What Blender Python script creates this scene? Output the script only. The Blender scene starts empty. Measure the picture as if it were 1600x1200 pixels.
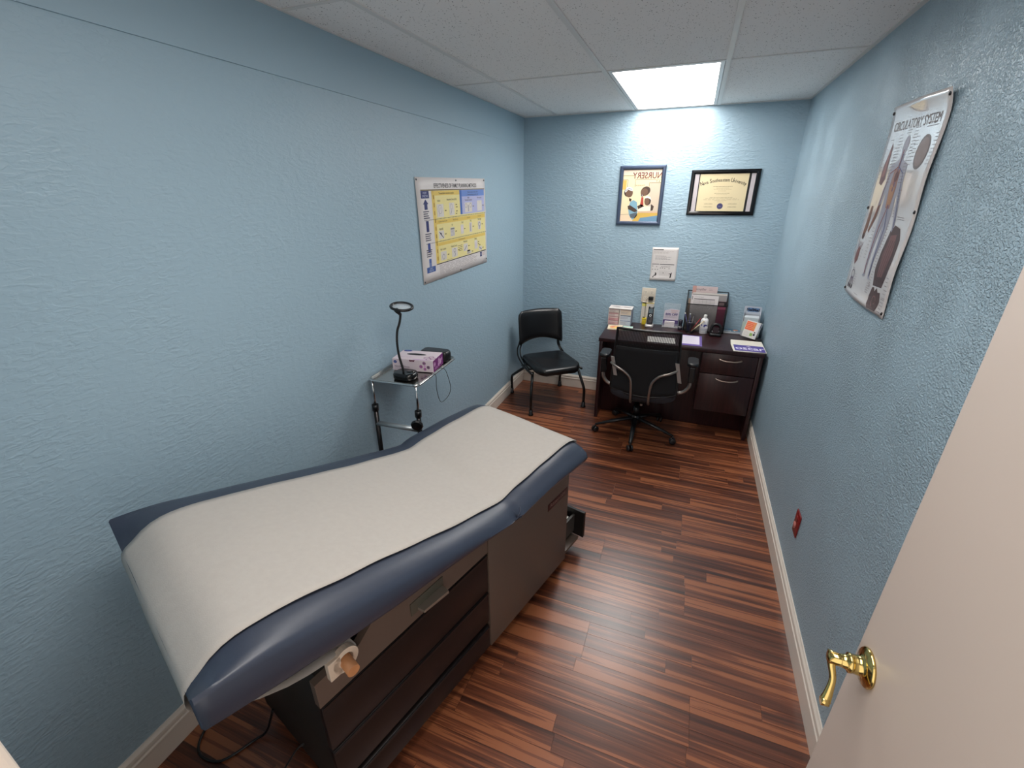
import bpy, bmesh, math, random
from mathutils import Vector, Matrix
random.seed(7)
SC = bpy.context.scene
COL = SC.collection
D = bpy.data
PI = math.pi
W, H = 2.148, 2.44

# ---------------------------------------------------------------- camera, world, exposure
cam_d = D.cameras.new('camera'); cam = D.objects.new('camera', cam_d); COL.objects.link(cam)
SC.camera = cam
cam_d.sensor_width = 36; cam_d.lens = 696.289 / 1600 * 36; cam_d.clip_start = 0.02
yaw, pitch, roll = -0.369114294, 0.401464578, -0.00468165497
fw = Vector((math.sin(yaw) * math.cos(pitch), math.cos(yaw) * math.cos(pitch), -math.sin(pitch)))
rt = Vector((math.cos(yaw), -math.sin(yaw), 0)); up = rt.cross(fw)
r2 = rt * math.cos(roll) + up * math.sin(roll); u2 = up * math.cos(roll) - rt * math.sin(roll)
M = Matrix((r2, u2, -fw)).transposed().to_4x4(); M.translation = Vector((1.49584, -4.17984, 1.82772))
cam.matrix_world = M
SC.view_settings.view_transform = 'Standard'; SC.view_settings.look = 'None'
SC.view_settings.exposure = 0.66; SC.view_settings.gamma = 1.0; SC.view_settings.use_curve_mapping = False
wd = D.worlds.new('world'); SC.world = wd; wd.use_nodes = True
bg = wd.node_tree.nodes['Background']; bg.inputs[0].default_value = (1.0, 0.90, 0.83, 1); bg.inputs[1].default_value = 1.05
PANEL_BACK, PANEL_NEAR = 8.8, 6.0      # emission of the two ceiling lights
PANEL_COL = (1.0, 0.955, 0.92)

# ---------------------------------------------------------------- materials
def lin(c):
    f = lambda v: v / 12.92 if v <= 0.04045 else ((v + 0.055) / 1.055) ** 2.4
    return (f(c[0] / 255), f(c[1] / 255), f(c[2] / 255), 1)
MATS = {}
def mat(name, col, rough=0.5, metal=0.0, bump=None, spec=0.5, coat=0.0, vary=None, alpha=1.0, trans=0.0):
    if name in MATS: return MATS[name]
    m = D.materials.new(name); m.use_nodes = True; nt = m.node_tree; b = nt.nodes['Principled BSDF']
    b.inputs['Base Color'].default_value = lin(col); b.inputs['Roughness'].default_value = rough
    b.inputs['Metallic'].default_value = metal; b.inputs['Specular IOR Level'].default_value = spec
    b.inputs['Coat Weight'].default_value = coat; b.inputs['Alpha'].default_value = alpha
    b.inputs['Transmission Weight'].default_value = trans
    m.diffuse_color = lin(col)
    L = nt.links
    if bump or vary:
        tc = nt.nodes.new('ShaderNodeNewGeometry')
    if vary:   # (scale, second colour)
        n = nt.nodes.new('ShaderNodeTexNoise'); n.inputs['Scale'].default_value = vary[0]; n.inputs['Detail'].default_value = 4
        L.new(tc.outputs['Position'], n.inputs['Vector'])
        mx = nt.nodes.new('ShaderNodeMix'); mx.data_type = 'RGBA'
        mx.inputs[6].default_value = lin(col); mx.inputs[7].default_value = lin(vary[1])
        L.new(n.outputs['Fac'], mx.inputs[0]); L.new(mx.outputs[2], b.inputs['Base Color'])
    if bump:   # (scale, strength, distance)
        n = nt.nodes.new('ShaderNodeTexNoise'); n.inputs['Scale'].default_value = bump[0]; n.inputs['Detail'].default_value = 3
        L.new(tc.outputs['Position'], n.inputs['Vector'])
        bp = nt.nodes.new('ShaderNodeBump'); bp.inputs['Strength'].default_value = bump[1]; bp.inputs['Distance'].default_value = bump[2]
        L.new(n.outputs['Fac'], bp.inputs['Height']); L.new(bp.outputs['Normal'], b.inputs['Normal'])
    MATS[name] = m; return m
def flat(col, rough=0.6):
    return mat('print_%d_%d_%d' % tuple(col), col, rough)
def wall_mat(name, col, scale, strength, dist, stretch=(1, 1, 1), rough=0.42):
    m = D.materials.new(name); m.use_nodes = True; nt = m.node_tree; b = nt.nodes['Principled BSDF']; L = nt.links
    b.inputs['Base Color'].default_value = lin(col); b.inputs['Roughness'].default_value = rough
    g = nt.nodes.new('ShaderNodeNewGeometry'); mp = nt.nodes.new('ShaderNodeMapping'); mp.inputs['Scale'].default_value = stretch
    L.new(g.outputs['Position'], mp.inputs['Vector'])
    n = nt.nodes.new('ShaderNodeTexNoise'); n.inputs['Scale'].default_value = scale; n.inputs['Detail'].default_value = 2.5; n.inputs['Distortion'].default_value = 0.6
    r = nt.nodes.new('ShaderNodeValToRGB'); r.color_ramp.elements[0].position = 0.42; r.color_ramp.elements[1].position = 0.62
    L.new(mp.outputs[0], n.inputs['Vector']); L.new(n.outputs['Fac'], r.inputs[0])
    big = nt.nodes.new('ShaderNodeTexNoise'); big.inputs['Scale'].default_value = 5; L.new(g.outputs['Position'], big.inputs['Vector'])
    mr = nt.nodes.new('ShaderNodeMapRange'); mr.inputs[1].default_value = .35; mr.inputs[2].default_value = .65; mr.inputs[3].default_value = .35; mr.inputs[4].default_value = 1
    L.new(big.outputs['Fac'], mr.inputs[0])
    mu = nt.nodes.new('ShaderNodeMath'); mu.operation = 'MULTIPLY'; L.new(r.outputs[0], mu.inputs[0]); L.new(mr.outputs[0], mu.inputs[1])
    bp = nt.nodes.new('ShaderNodeBump'); bp.inputs['Strength'].default_value = strength; bp.inputs['Distance'].default_value = dist
    L.new(mu.outputs[0], bp.inputs['Height']); L.new(bp.outputs[0], b.inputs['Normal'])
    return m
WALL = (157, 182, 196)
M_WL = wall_mat('blue_wall_paint_left', WALL, 60, 0.32, 0.004, (1, 0.55, 1.3))
M_WB = wall_mat('blue_wall_paint_back', WALL, 50, 0.6, 0.004, (0.6, 1, 1.3), 0.58)
M_WR = wall_mat('blue_wall_paint_right', WALL, 150, 0.85, 0.006, (1, 0.8, 1), 0.42)
M_WS = mat('smooth_blue_paint', (156, 181, 195), 0.5, bump=(30, 0.1, 0.002))
M_TRIM = mat('cream_trim_paint', (226, 216, 204), 0.35)
M_DOOR = mat('cream_door_paint', (198, 185, 175), 0.3, bump=(40, 0.08, 0.001))
M_BLK = mat('black_plastic', (18, 18, 20), 0.35)
M_BLKV = mat('black_vinyl', (16, 16, 18), 0.32, bump=(220, 0.15, 0.001))
M_BLKM = mat('black_metal', (14, 14, 15), 0.28, metal=0.2)
M_CHR = mat('chrome', (205, 205, 205), 0.12, metal=1)
M_SIL = mat('satin_silver', (150, 142, 136), 0.32, metal=0.85)
M_BRASS = mat('polished_brass', (208, 184, 116), 0.13, metal=1)
M_WHITE = mat('white_plastic', (225, 222, 214), 0.4)
M_DARK = mat('near_black', (8, 8, 9), 0.6)

def ceil_tile_mat():
    m = D.materials.new('mineral_ceiling_tile'); m.use_nodes = True; nt = m.node_tree; b = nt.nodes['Principled BSDF']; L = nt.links
    b.inputs['Roughness'].default_value = 0.9
    g = nt.nodes.new('ShaderNodeNewGeometry'); v = nt.nodes.new('ShaderNodeTexVoronoi'); v.inputs['Scale'].default_value = 95
    L.new(g.outputs['Position'], v.inputs['Vector'])
    n = nt.nodes.new('ShaderNodeTexNoise'); n.inputs['Scale'].default_value = 60; L.new(g.outputs['Position'], n.inputs['Vector'])
    a = nt.nodes.new('ShaderNodeMath'); a.operation = 'MULTIPLY_ADD'; a.inputs[1].default_value = 0.5; L.new(n.outputs['Fac'], a.inputs[0]); L.new(v.outputs['Distance'], a.inputs[2])
    r = nt.nodes.new('ShaderNodeValToRGB'); r.color_ramp.elements[0].position = 0.36; r.color_ramp.elements[0].color = lin((100, 96, 92))
    r.color_ramp.elements[1].position = 0.43; r.color_ramp.elements[1].color = lin((242, 240, 238))
    L.new(a.outputs[0], r.inputs[0]); L.new(r.outputs[0], b.inputs['Base Color'])
    bp = nt.nodes.new('ShaderNodeBump'); bp.inputs['Strength'].default_value = 0.3; bp.inputs['Distance'].default_value = 0.002
    L.new(a.outputs[0], bp.inputs['Height']); L.new(bp.outputs[0], b.inputs['Normal'])
    return m
def wood_mat():
    m = D.materials.new('reddish_laminate'); m.use_nodes = True; nt = m.node_tree; b = nt.nodes['Principled BSDF']; L = nt.links
    g = nt.nodes.new('ShaderNodeNewGeometry'); oi = nt.nodes.new('ShaderNodeObjectInfo')
    cb = nt.nodes.new('ShaderNodeCombineXYZ')
    k = nt.nodes.new('ShaderNodeMath'); k.operation = 'MULTIPLY'; k.inputs[1].default_value = 37.0; L.new(oi.outputs['Random'], k.inputs[0])
    L.new(k.outputs[0], cb.inputs[0]); L.new(k.outputs[0], cb.inputs[2])
    ad = nt.nodes.new('ShaderNodeVectorMath'); ad.operation = 'ADD'; L.new(g.outputs['Position'], ad.inputs[0]); L.new(cb.outputs[0], ad.inputs[1])
    def noise(sx, sy, detail, dist):
        mp = nt.nodes.new('ShaderNodeMapping'); mp.inputs['Scale'].default_value = (sx, sy, 1); L.new(ad.outputs[0], mp.inputs['Vector'])
        n = nt.nodes.new('ShaderNodeTexNoise'); n.inputs['Scale'].default_value = 1; n.inputs['Detail'].default_value = detail; n.inputs['Distortion'].default_value = dist
        L.new(mp.outputs[0], n.inputs['Vector']); return n
    n1 = noise(1.3, 44, 4, 0.35); n2 = noise(4, 230, 3, 0.1); n3 = noise(0.9, 13, 2, 0.5)
    m1 = nt.nodes.new('ShaderNodeMath'); m1.operation = 'MULTIPLY_ADD'; m1.inputs[1].default_value = 0.35; L.new(n2.outputs['Fac'], m1.inputs[0]); L.new(n1.outputs['Fac'], m1.inputs[2])
    m2 = nt.nodes.new('ShaderNodeMath'); m2.operation = 'MULTIPLY_ADD'; m2.inputs[1].default_value = 0.30; L.new(n3.outputs['Fac'], m2.inputs[0]); L.new(m1.outputs[0], m2.inputs[2])
    m3 = nt.nodes.new('ShaderNodeMath'); m3.operation = 'MULTIPLY_ADD'; m3.inputs[1].default_value = 0.20; L.new(oi.outputs['Random'], m3.inputs[0]); L.new(m2.outputs[0], m3.inputs[2])
    r = nt.nodes.new('ShaderNodeValToRGB'); e = r.color_ramp.elements
    e[0].position = 0.60; e[0].color = lin((44, 23, 17)); e[1].position = 1.12; e[1].color = lin((156, 94, 60))
    for p, c in ((0.76, (76, 40, 27)), (0.88, (100, 54, 35)), (0.99, (126, 71, 45))):
        q = e.new(p); q.color = lin(c)
    L.new(m3.outputs[0], r.inputs[0]); L.new(r.outputs[0], b.inputs['Base Color'])
    b.inputs['Roughness'].default_value = 0.31; b.inputs['Specular IOR Level'].default_value = 0.6; b.inputs['Coat Weight'].default_value = 0.25; b.inputs['Coat Roughness'].default_value = 0.3
    bp = nt.nodes.new('ShaderNodeBump'); bp.inputs['Strength'].default_value = 0.08; bp.inputs['Distance'].default_value = 0.001
    L.new(n2.outputs['Fac'], bp.inputs['Height']); L.new(bp.outputs[0], b.inputs['Normal'])
    return m
def desk_mat():
    m = D.materials.new('espresso_veneer'); m.use_nodes = True; nt = m.node_tree; b = nt.nodes['Principled BSDF']; L = nt.links
    g = nt.nodes.new('ShaderNodeNewGeometry'); mp = nt.nodes.new('ShaderNodeMapping'); mp.inputs['Scale'].default_value = (60, 60, 3)
    L.new(g.outputs['Position'], mp.inputs['Vector']); n = nt.nodes.new('ShaderNodeTexNoise'); n.inputs['Scale'].default_value = 1; n.inputs['Detail'].default_value = 3
    L.new(mp.outputs[0], n.inputs['Vector']); r = nt.nodes.new('ShaderNodeValToRGB')
    r.color_ramp.elements[0].position = .35; r.color_ramp.elements[0].color = lin((36, 17, 19)); r.color_ramp.elements[1].position = .7; r.color_ramp.elements[1].color = lin((56, 28, 30))
    L.new(n.outputs['Fac'], r.inputs[0]); L.new(r.outputs[0], b.inputs['Base Color']); b.inputs['Roughness'].default_value = 0.3
    return m
M_TILE, M_WOOD, M_DESK = ceil_tile_mat(), wood_mat(), desk_mat()

# ---------------------------------------------------------------- mesh helpers
def newbm(): return bmesh.new()
def xf(bm, verts, mtx): bmesh.ops.transform(bm, matrix=mtx, verts=verts)
def add_box(bm, x0, x1, y0, y1, z0, z1, bev=0.0, seg=2, mi=0, mtx=None):
    r = bmesh.ops.create_cube(bm, size=1.0); vs = r['verts']
    xf(bm, vs, Matrix.Translation(((x0 + x1) / 2, (y0 + y1) / 2, (z0 + z1) / 2)) @ Matrix.Diagonal((abs(x1 - x0), abs(y1 - y0), abs(z1 - z0), 1)))
    fs = set(f for v in vs for f in v.link_faces)
    for f in fs: f.material_index = mi
    if bev > 0:
        es = list(set(e for v in vs for e in v.link_edges))
        r2 = bmesh.ops.bevel(bm, geom=es, offset=bev, segments=seg, affect='EDGES', profile=0.5)
        vs = list(set(v for f in r2['faces'] for v in f.verts) | set(v for v in vs if v.is_valid))
        for f in r2['faces']: f.material_index = mi
    if mtx is not None: xf(bm, vs, mtx)
    return vs
def smooth_path(pts, n=6):
    P = [Vector(p) for p in pts]
    if len(P) < 3: return P
    out = []
    for i in range(len(P) - 1):
        p0 = P[max(i - 1, 0)]; p1 = P[i]; p2 = P[i + 1]; p3 = P[min(i + 2, len(P) - 1)]
        for k in range(n):
            t = k / n
            out.append(0.5 * ((2 * p1) + (p2 - p0) * t + (2 * p0 - 5 * p1 + 4 * p2 - p3) * t * t + (3 * p1 - p0 - 3 * p2 + p3) * t ** 3))
    out.append(P[-1]); return out
def fillet(pts, rad, n=4):
    P = [Vector(p) for p in pts]; out = [P[0]]
    for i in range(1, len(P) - 1):
        a, b, c = P[i - 1], P[i], P[i + 1]; da = (a - b); dc = (c - b)
        r = min(rad, da.length * .45, dc.length * .45); pa = b + da.normalized() * r; pc = b + dc.normalized() * r
        for k in range(n + 1):
            t = k / n; out.append((1 - t) ** 2 * pa + 2 * t * (1 - t) * b + t * t * pc)
    out.append(P[-1]); return out
def add_tube(bm, pts, rad, seg=10, cap=True, mi=0, closed=False, flatten=1.0):
    P = [Vector(p) for p in pts]; n = len(P); rings = []; prev = None
    for i, p in enumerate(P):
        if closed: t = (P[(i + 1) % n] - P[i - 1]).normalized()
        else: t = ((P[min(i + 1, n - 1)] - P[max(i - 1, 0)])).normalized()
        if prev is None:
            a = Vector((0, 0, 1)) if abs(t.z) < 0.9 else Vector((1, 0, 0)); u = t.cross(a).normalized()
        else: u = (prev - t * prev.dot(t)).normalized()
        prev = u; v = t.cross(u); r = rad[i] if isinstance(rad, (list, tuple)) else rad
        rings.append([bm.verts.new(p + u * (r * math.cos(2 * PI * k / seg)) + v * (r * flatten * math.sin(2 * PI * k / seg))) for k in range(seg)])
    m = n if closed else n - 1
    for i in range(m):
        A, B = rings[i], rings[(i + 1) % n]
        for k in range(seg):
            f = bm.faces.new((A[k], A[(k + 1) % seg], B[(k + 1) % seg], B[k])); f.smooth = True; f.material_index = mi
    if cap and not closed:
        f = bm.faces.new(rings[0][::-1]); f.material_index = mi; f = bm.faces.new(rings[-1]); f.material_index = mi
    return [v for r in rings for v in r]
def add_lathe(bm, prof, seg=20, mtx=None, mi=0, smooth=True):
    rings = []; vs = []
    for r, z in prof:
        if r < 1e-6: v = bm.verts.new((0, 0, z)); rings.append([v]); vs.append(v)
        else:
            ring = [bm.verts.new((r * math.cos(2 * PI * k / seg), r * math.sin(2 * PI * k / seg), z)) for k in range(seg)]; rings.append(ring); vs += ring
    for A, B in zip(rings, rings[1:]):
        for k in range(seg):
            if len(A) == 1 and len(B) == 1: continue
            if len(A) == 1: f = bm.faces.new((A[0], B[(k + 1) % seg], B[k]))
            elif len(B) == 1: f = bm.faces.new((A[k], A[(k + 1) % seg], B[0]))
            else: f = bm.faces.new((A[k], A[(k + 1) % seg], B[(k + 1) % seg], B[k]))
            f.smooth = smooth; f.material_index = mi
    if mtx is not None: xf(bm, vs, mtx)
    return vs
def add_prism(bm, pts, z0, z1, mtx=None, mi=0):
    a = [bm.verts.new((p[0], p[1], z0)) for p in pts]; b = [bm.verts.new((p[0], p[1], z1)) for p in pts]
    f1 = bm.faces.new(a[::-1]); f2 = bm.faces.new(b); f1.material_index = f2.material_index = mi
    n = len(pts)
    for i in range(n):
        f = bm.faces.new((a[i], a[(i + 1) % n], b[(i + 1) % n], b[i])); f.material_index = mi
    if mtx is not None: xf(bm, a + b, mtx)
    return a + b
def rrect(w, h, r, n=5):
    out = []
    for cx, cy, a0 in ((w / 2 - r, h / 2 - r, 0), (-w / 2 + r, h / 2 - r, 90), (-w / 2 + r, -h / 2 + r, 180), (w / 2 - r, -h / 2 + r, 270)):
        for k in range(n + 1):
            a = math.radians(a0 + 90 * k / n); out.append((cx + r * math.cos(a), cy + r * math.sin(a)))
    return out
def add_loft(bm, rings, cap=True, smooth=True, mi=0):
    R = [[bm.verts.new(p) for p in ring] for ring in rings]; n = len(R[0])
    for A, B in zip(R, R[1:]):
        for k in range(n):
            f = bm.faces.new((A[k], A[(k + 1) % n], B[(k + 1) % n], B[k])); f.smooth = smooth; f.material_index = mi
    if cap:
        for ring in (R[0][::-1], R[-1]):
            f = bm.faces.new(ring); f.material_index = mi
def obj(name, bm, mats, parent=None, label=None, loc=None, auto=False):
    bmesh.ops.recalc_face_normals(bm, faces=bm.faces)
    me = D.meshes.new(name); bm.to_mesh(me); bm.free()
    if not isinstance(mats, (list, tuple)): mats = [mats]
    for m in mats: me.materials.append(m)
    if auto:
        for p in me.polygons: p.use_smooth = True
        me.set_sharp_from_angle(angle=math.radians(38))
    o = D.objects.new(name, me); COL.objects.link(o)
    if parent is not None: o.parent = parent
    if label: o['label'] = label
    if loc is not None: o.location = loc
    return o
def tag(o, label, cat, group=None, kind=None):
    if label: o['label'] = label
    if cat: o['category'] = cat
    if group: o['group'] = group
    if kind: o['kind'] = kind
    return o
def thing(name, label, cat, loc=(0, 0, 0), rz=0.0, group=None):
    o = D.objects.new(name, None); COL.objects.link(o); o.empty_display_size = 0.05
    o.location = loc; o.rotation_euler = (0, 0, rz); tag(o, label, cat, group); return o
def struct(name, bm, m, parent=None, label=None, **k):
    o = obj(name, bm, m, parent, **k)
    if parent is None: o['kind'] = 'structure'
    if label: o['label'] = label
    return o
def boxobj(name, b, m, parent=None, bev=0.0, label=None, mtx=None, seg=2):
    bm = newbm(); add_box(bm, *b, bev=bev, mtx=mtx, seg=seg); return obj(name, bm, m, parent, label, auto=bev > 0)

# ---- flat print on a plane: thin coloured shapes stacked by fractions of a millimetre
class Print:
    def __init__(s, org, U, V, w, h, curl=None, step=0.00022, base=0.0006):
        s.o = Vector(org); s.U = Vector(U).normalized(); s.V = Vector(V).normalized(); s.N = s.U.cross(s.V).normalized()
        s.w, s.h = w, h; s.bm = newbm(); s.mats = []; s.curl = curl; s.grid = (12, 12); s.step = step; s.base = base
    def P(s, u, v, l): return Vector((u, v, s.base + l * s.step))
    def M(s, c):
        return s.o + s.U * c.x + s.V * c.y + s.N * (c.z + (s.curl(c.x / s.w, c.y / s.h) if s.curl else 0))
    def mi(s, col, rough=0.55):
        m = flat(col, rough) if not isinstance(col, bpy.types.Material) else col
        if m not in s.mats: s.mats.append(m)
        return s.mats.index(m)
    def poly(s, pts, col, l=1):
        f = s.bm.faces.new([s.bm.verts.new(s.P(u, v, l)) for u, v in pts]); f.material_index = s.mi(col); return f
    def rect(s, u0, v0, u1, v1, col, l=1): s.poly(((u0, v0), (u1, v0), (u1, v1), (u0, v1)), col, l)
    def ell(s, u, v, ru, rv, col, l=1, n=16, rot=0):
        c, q = math.cos(rot), math.sin(rot)
        s.poly([(u + ru * math.cos(2 * PI * k / n) * c - rv * math.sin(2 * PI * k / n) * q, v + ru * math.cos(2 * PI * k / n) * q + rv * math.sin(2 * PI * k / n) * c) for k in range(n)], col, l)
    def ring(s, u, v, ru, rv, t, col, l=1, n=20):
        m = s.mi(col)
        for k in range(n):
            a, b = 2 * PI * k / n, 2 * PI * (k + 1) / n
            f = s.bm.faces.new([s.bm.verts.new(s.P(u + (ru + q) * math.cos(x), v + (rv + q) * math.sin(x), l)) for x, q in ((a, 0), (b, 0), (b, t), (a, t))]); f.material_index = m
    def line(s, a, b, t, col, l=1):
        d = Vector((b[0] - a[0], b[1] - a[1])); n = Vector((-d.y, d.x)).normalized() * t / 2
        s.poly(((a[0] + n.x, a[1] + n.y), (a[0] - n.x, a[1] - n.y), (b[0] - n.x, b[1] - n.y), (b[0] + n.x, b[1] + n.y)), col, l)
    def pline(s, pts, t, col, l=1):
        for a, b in zip(pts, pts[1:]): s.line(a, b, t, col, l)
    def lines(s, u0, v0, u1, v1, n, t, col, l=1, rag=0.3, words=True):   # rows of small print
        for i in range(n):
            v = v1 - (v1 - v0) * (i + 0.5) / n; u = u0; end = u1 - (u1 - u0) * rag * random.random()
            while u < end:
                wd_ = (u1 - u0) * random.uniform(0.06, 0.16) if words else (end - u0)
                s.rect(u, v - t / 2, min(u + wd_, end), v + t / 2, col, l); u += wd_ + (u1 - u0) * 0.025
    def text(s, u, v, size, txt, col, l=2, align='CENTER', sx=1.0, mirror=False, rot=0.0, bold=0.0, shear=0.0):
        cu = D.curves.new('lettering', 'FONT'); cu.body = txt; cu.size = size; cu.align_x = align; cu.resolution_u = 3; cu.offset = bold; cu.shear = shear
        ob = D.objects.new('lettering', cu); COL.objects.link(ob); me = D.meshes.new_from_object(ob.evaluated_get(bpy.context.evaluated_depsgraph_get()))
        m = s.mi(col); c, q = math.cos(rot), math.sin(rot)
        vs = []
        for vt in me.vertices:
            x, y = vt.co.x * sx * (-1 if mirror else 1), vt.co.y
            vs.append(s.bm.verts.new(s.P(u + x * c - y * q, v + x * q + y * c, l)))
        for p in me.polygons:
            try:
                f = s.bm.faces.new([vs[i] for i in (reversed(p.vertices) if mirror else p.vertices)]); f.material_index = m
            except ValueError: pass
        D.objects.remove(ob); D.curves.remove(cu); D.meshes.remove(me)
    def done(s, name, parent, label=None, mtx=None):
        if s.curl:      # cut along the same grid as the curled sheet so the print bends with it
            for ax, n, ext in ((0, s.grid[0], s.w), (1, s.grid[1], s.h)):
                for k in range(1, n):
                    co = Vector((0, 0, 0)); co[ax] = ext * k / n; no = Vector((0, 0, 0)); no[ax] = 1
                    bmesh.ops.bisect_plane(s.bm, geom=s.bm.verts[:] + s.bm.edges[:] + s.bm.faces[:], plane_co=co, plane_no=no, dist=1e-6)
        for v in s.bm.verts: v.co = s.M(v.co) if mtx is None else mtx @ s.M(v.co)
        me = D.meshes.new(name); s.bm.to_mesh(me); s.bm.free()
        for m in s.mats: me.materials.append(m)
        o = D.objects.new(name, me); COL.objects.link(o); o.parent = parent
        if label: o['label'] = label
        return o
def sheet(name, pr, th, m, parent, n=(12, 12)):      # the paper itself, curled the same way
    bm = newbm(); g = {}; pr.grid = n
    for side in (0, 1):
        for i in range(n[0] + 1):
            for j in range(n[1] + 1):
                u, v = pr.w * i / n[0], pr.h * j / n[1]
                d = (pr.curl(u / pr.w, v / pr.h) if pr.curl else 0) + pr.base - 0.0002 - side * th
                g[side, i, j] = bm.verts.new(pr.o + pr.U * u + pr.V * v + pr.N * d)
    for side in (0, 1):
        for i in range(n[0]):
            for j in range(n[1]):
                f = bm.faces.new((g[side, i, j], g[side, i + 1, j], g[side, i + 1, j + 1], g[side, i, j + 1])); f.smooth = True
    for i in range(n[0]):
        for j in (0, n[1]): bm.faces.new((g[0, i, j], g[0, i + 1, j], g[1, i + 1, j], g[1, i, j]))
    for j in range(n[1]):
        for i in (0, n[0]): bm.faces.new((g[0, i, j], g[0, i, j + 1], g[1, i, j + 1], g[1, i, j]))
    return obj(name, bm, m, parent)

# ================================================================ ROOM SHELL
def slab(name, b, m): 
    bm = newbm(); add_box(bm, *b); return struct(name, bm, m)
NY = -4.14                                   # near wall face
floor = slab('floor', (-0.1, W + 0.1, NY - 1.6, 0.1, -0.12, -0.005), mat('dark_joint', (30, 16, 12), 0.7))
slab('wall_left', (-0.1, 0, NY - 0.12, 0.1, -0.005, 2.6), M_WL)
slab('wall_right', (W, W + 0.1, NY - 0.12, 0.1, -0.005, 2.6), M_WR)
slab('wall_back', (0, W, 0, 0.1, -0.005, 2.6), M_WB)
bm = newbm()                                  # near wall with the doorway the camera stands in
add_box(bm, 0, 0.98, NY - 0.12, NY, -0.005, 2.6); add_box(bm, 1.95, W, NY - 0.12, NY, -0.005, 2.6); add_box(bm, 0.98, 1.95, NY - 0.12, NY, 2.1, 2.6)
struct('wall_near', bm, M_WL)
bm = newbm(); add_box(bm, 0.955, 1.035, NY - 0.135, NY + 0.015, 0, 2.10, bev=0.004); add_box(bm, 1.905, 1.985, NY - 0.135, NY + 0.015, 0, 2.10, bev=0.004)
add_box(bm, 0.955, 1.985, NY - 0.135, NY + 0.015, 2.06, 2.14, bev=0.004)
struct('trim_2', bm, M_TRIM, label='cream door casing around the doorway')
# smoother band of plaster along the top of the left wall, slightly proud, its lower edge a fine shadow line
bm = newbm()
vs = [bm.verts.new(p) for p in ((0, NY, H - .0), (0, 0, H), (0, NY, 2.235), (0, 0, 2.227), (0.006, NY, H), (0.0028, 0, H), (0.006, NY, 2.235), (0.0022, 0, 2.227))]
for f in ((0, 1, 3, 2), (4, 6, 7, 5), (0, 2, 6, 4), (1, 5, 7, 3), (2, 3, 7, 6), (0, 4, 5, 1)): bm.faces.new([vs[i] for i in f])
struct('trim_1', bm, M_WS, label='smooth patched band along the top of the left wall')

# floor strips: each its own piece
row = 0; y = 0.0; RW = 0.0633; y = -0.019
def board(x0, x1, y0, y1):
    bm = newbm(); g = 0.0004; t = random.uniform(-0.00022, 0)
    add_box(bm, x0 + g, x1 - g, y0 + g, y1 - g, -0.005, t)
    return obj('plank', bm, M_WOOD, floor)
board(0.001, W - 0.001, -0.019, -0.001)
nrow = 0
off = 0.0
while y > NY - 0.10:
    if nrow % 3 == 0: end_joint = (0.30 + (nrow // 3) * 0.437) % 1.28     # whole boards end every third strip
    y0 = y - RW; cuts = [0.001]; x = end_joint - 1.28
    js = []
    while x < W:
        js.append(x); a = random.uniform(0.30, 0.85)
        if a < 1.28 - 0.25: js.append(x + a)
        x += 1.28
    cuts += [j for j in js if 0.10 < j < W - 0.08] + [W - 0.001]
    for a, b in zip(cuts, cuts[1:]): board(a, b, y0, y)
    y = y0; nrow += 1
# hall floor beyond the door: one piece, never in view
# baseboards with a stepped moulding
def baseboard(name, a, b, n):
    a, b, n = Vector(a), Vector(b), Vector(n); d = (b - a).normalized()
    prof = [(0, 0), (0.014, 0), (0.014, 0.082), (0.0165, 0.086), (0.0165, 0.094), (0.0125, 0.098), (0.0125, 0.106), (0.0145, 0.109), (0.013, 0.119), (0.007, 0.126), (0.0045, 0.131), (0, 0.131)]
    bm = newbm(); A = [bm.verts.new(a + n * p + Vector((0, 0, q))) for p, q in prof]; B = [bm.verts.new(b + n * p + Vector((0, 0, q))) for p, q in prof]
    k = len(prof); bm.faces.new(A[::-1]); bm.faces.new(B)
    for i in range(k): bm.faces.new((A[i], A[(i + 1) % k], B[(i + 1) % k], B[i]))
    return struct(name, bm, M_TRIM)
baseboard('baseboard_left', (0, NY, 0), (0, 0, 0), (1, 0, 0))
baseboard('baseboard_right', (W, 0, 0), (W, NY, 0), (-1, 0, 0))
baseboard('baseboard_back', (0.0168, 0, 0), (W - 0.0168, 0, 0), (0, -1, 0))
baseboard('baseboard_near', (0.0168, NY, 0), (0.953, NY, 0), (0, 1, 0))

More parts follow.
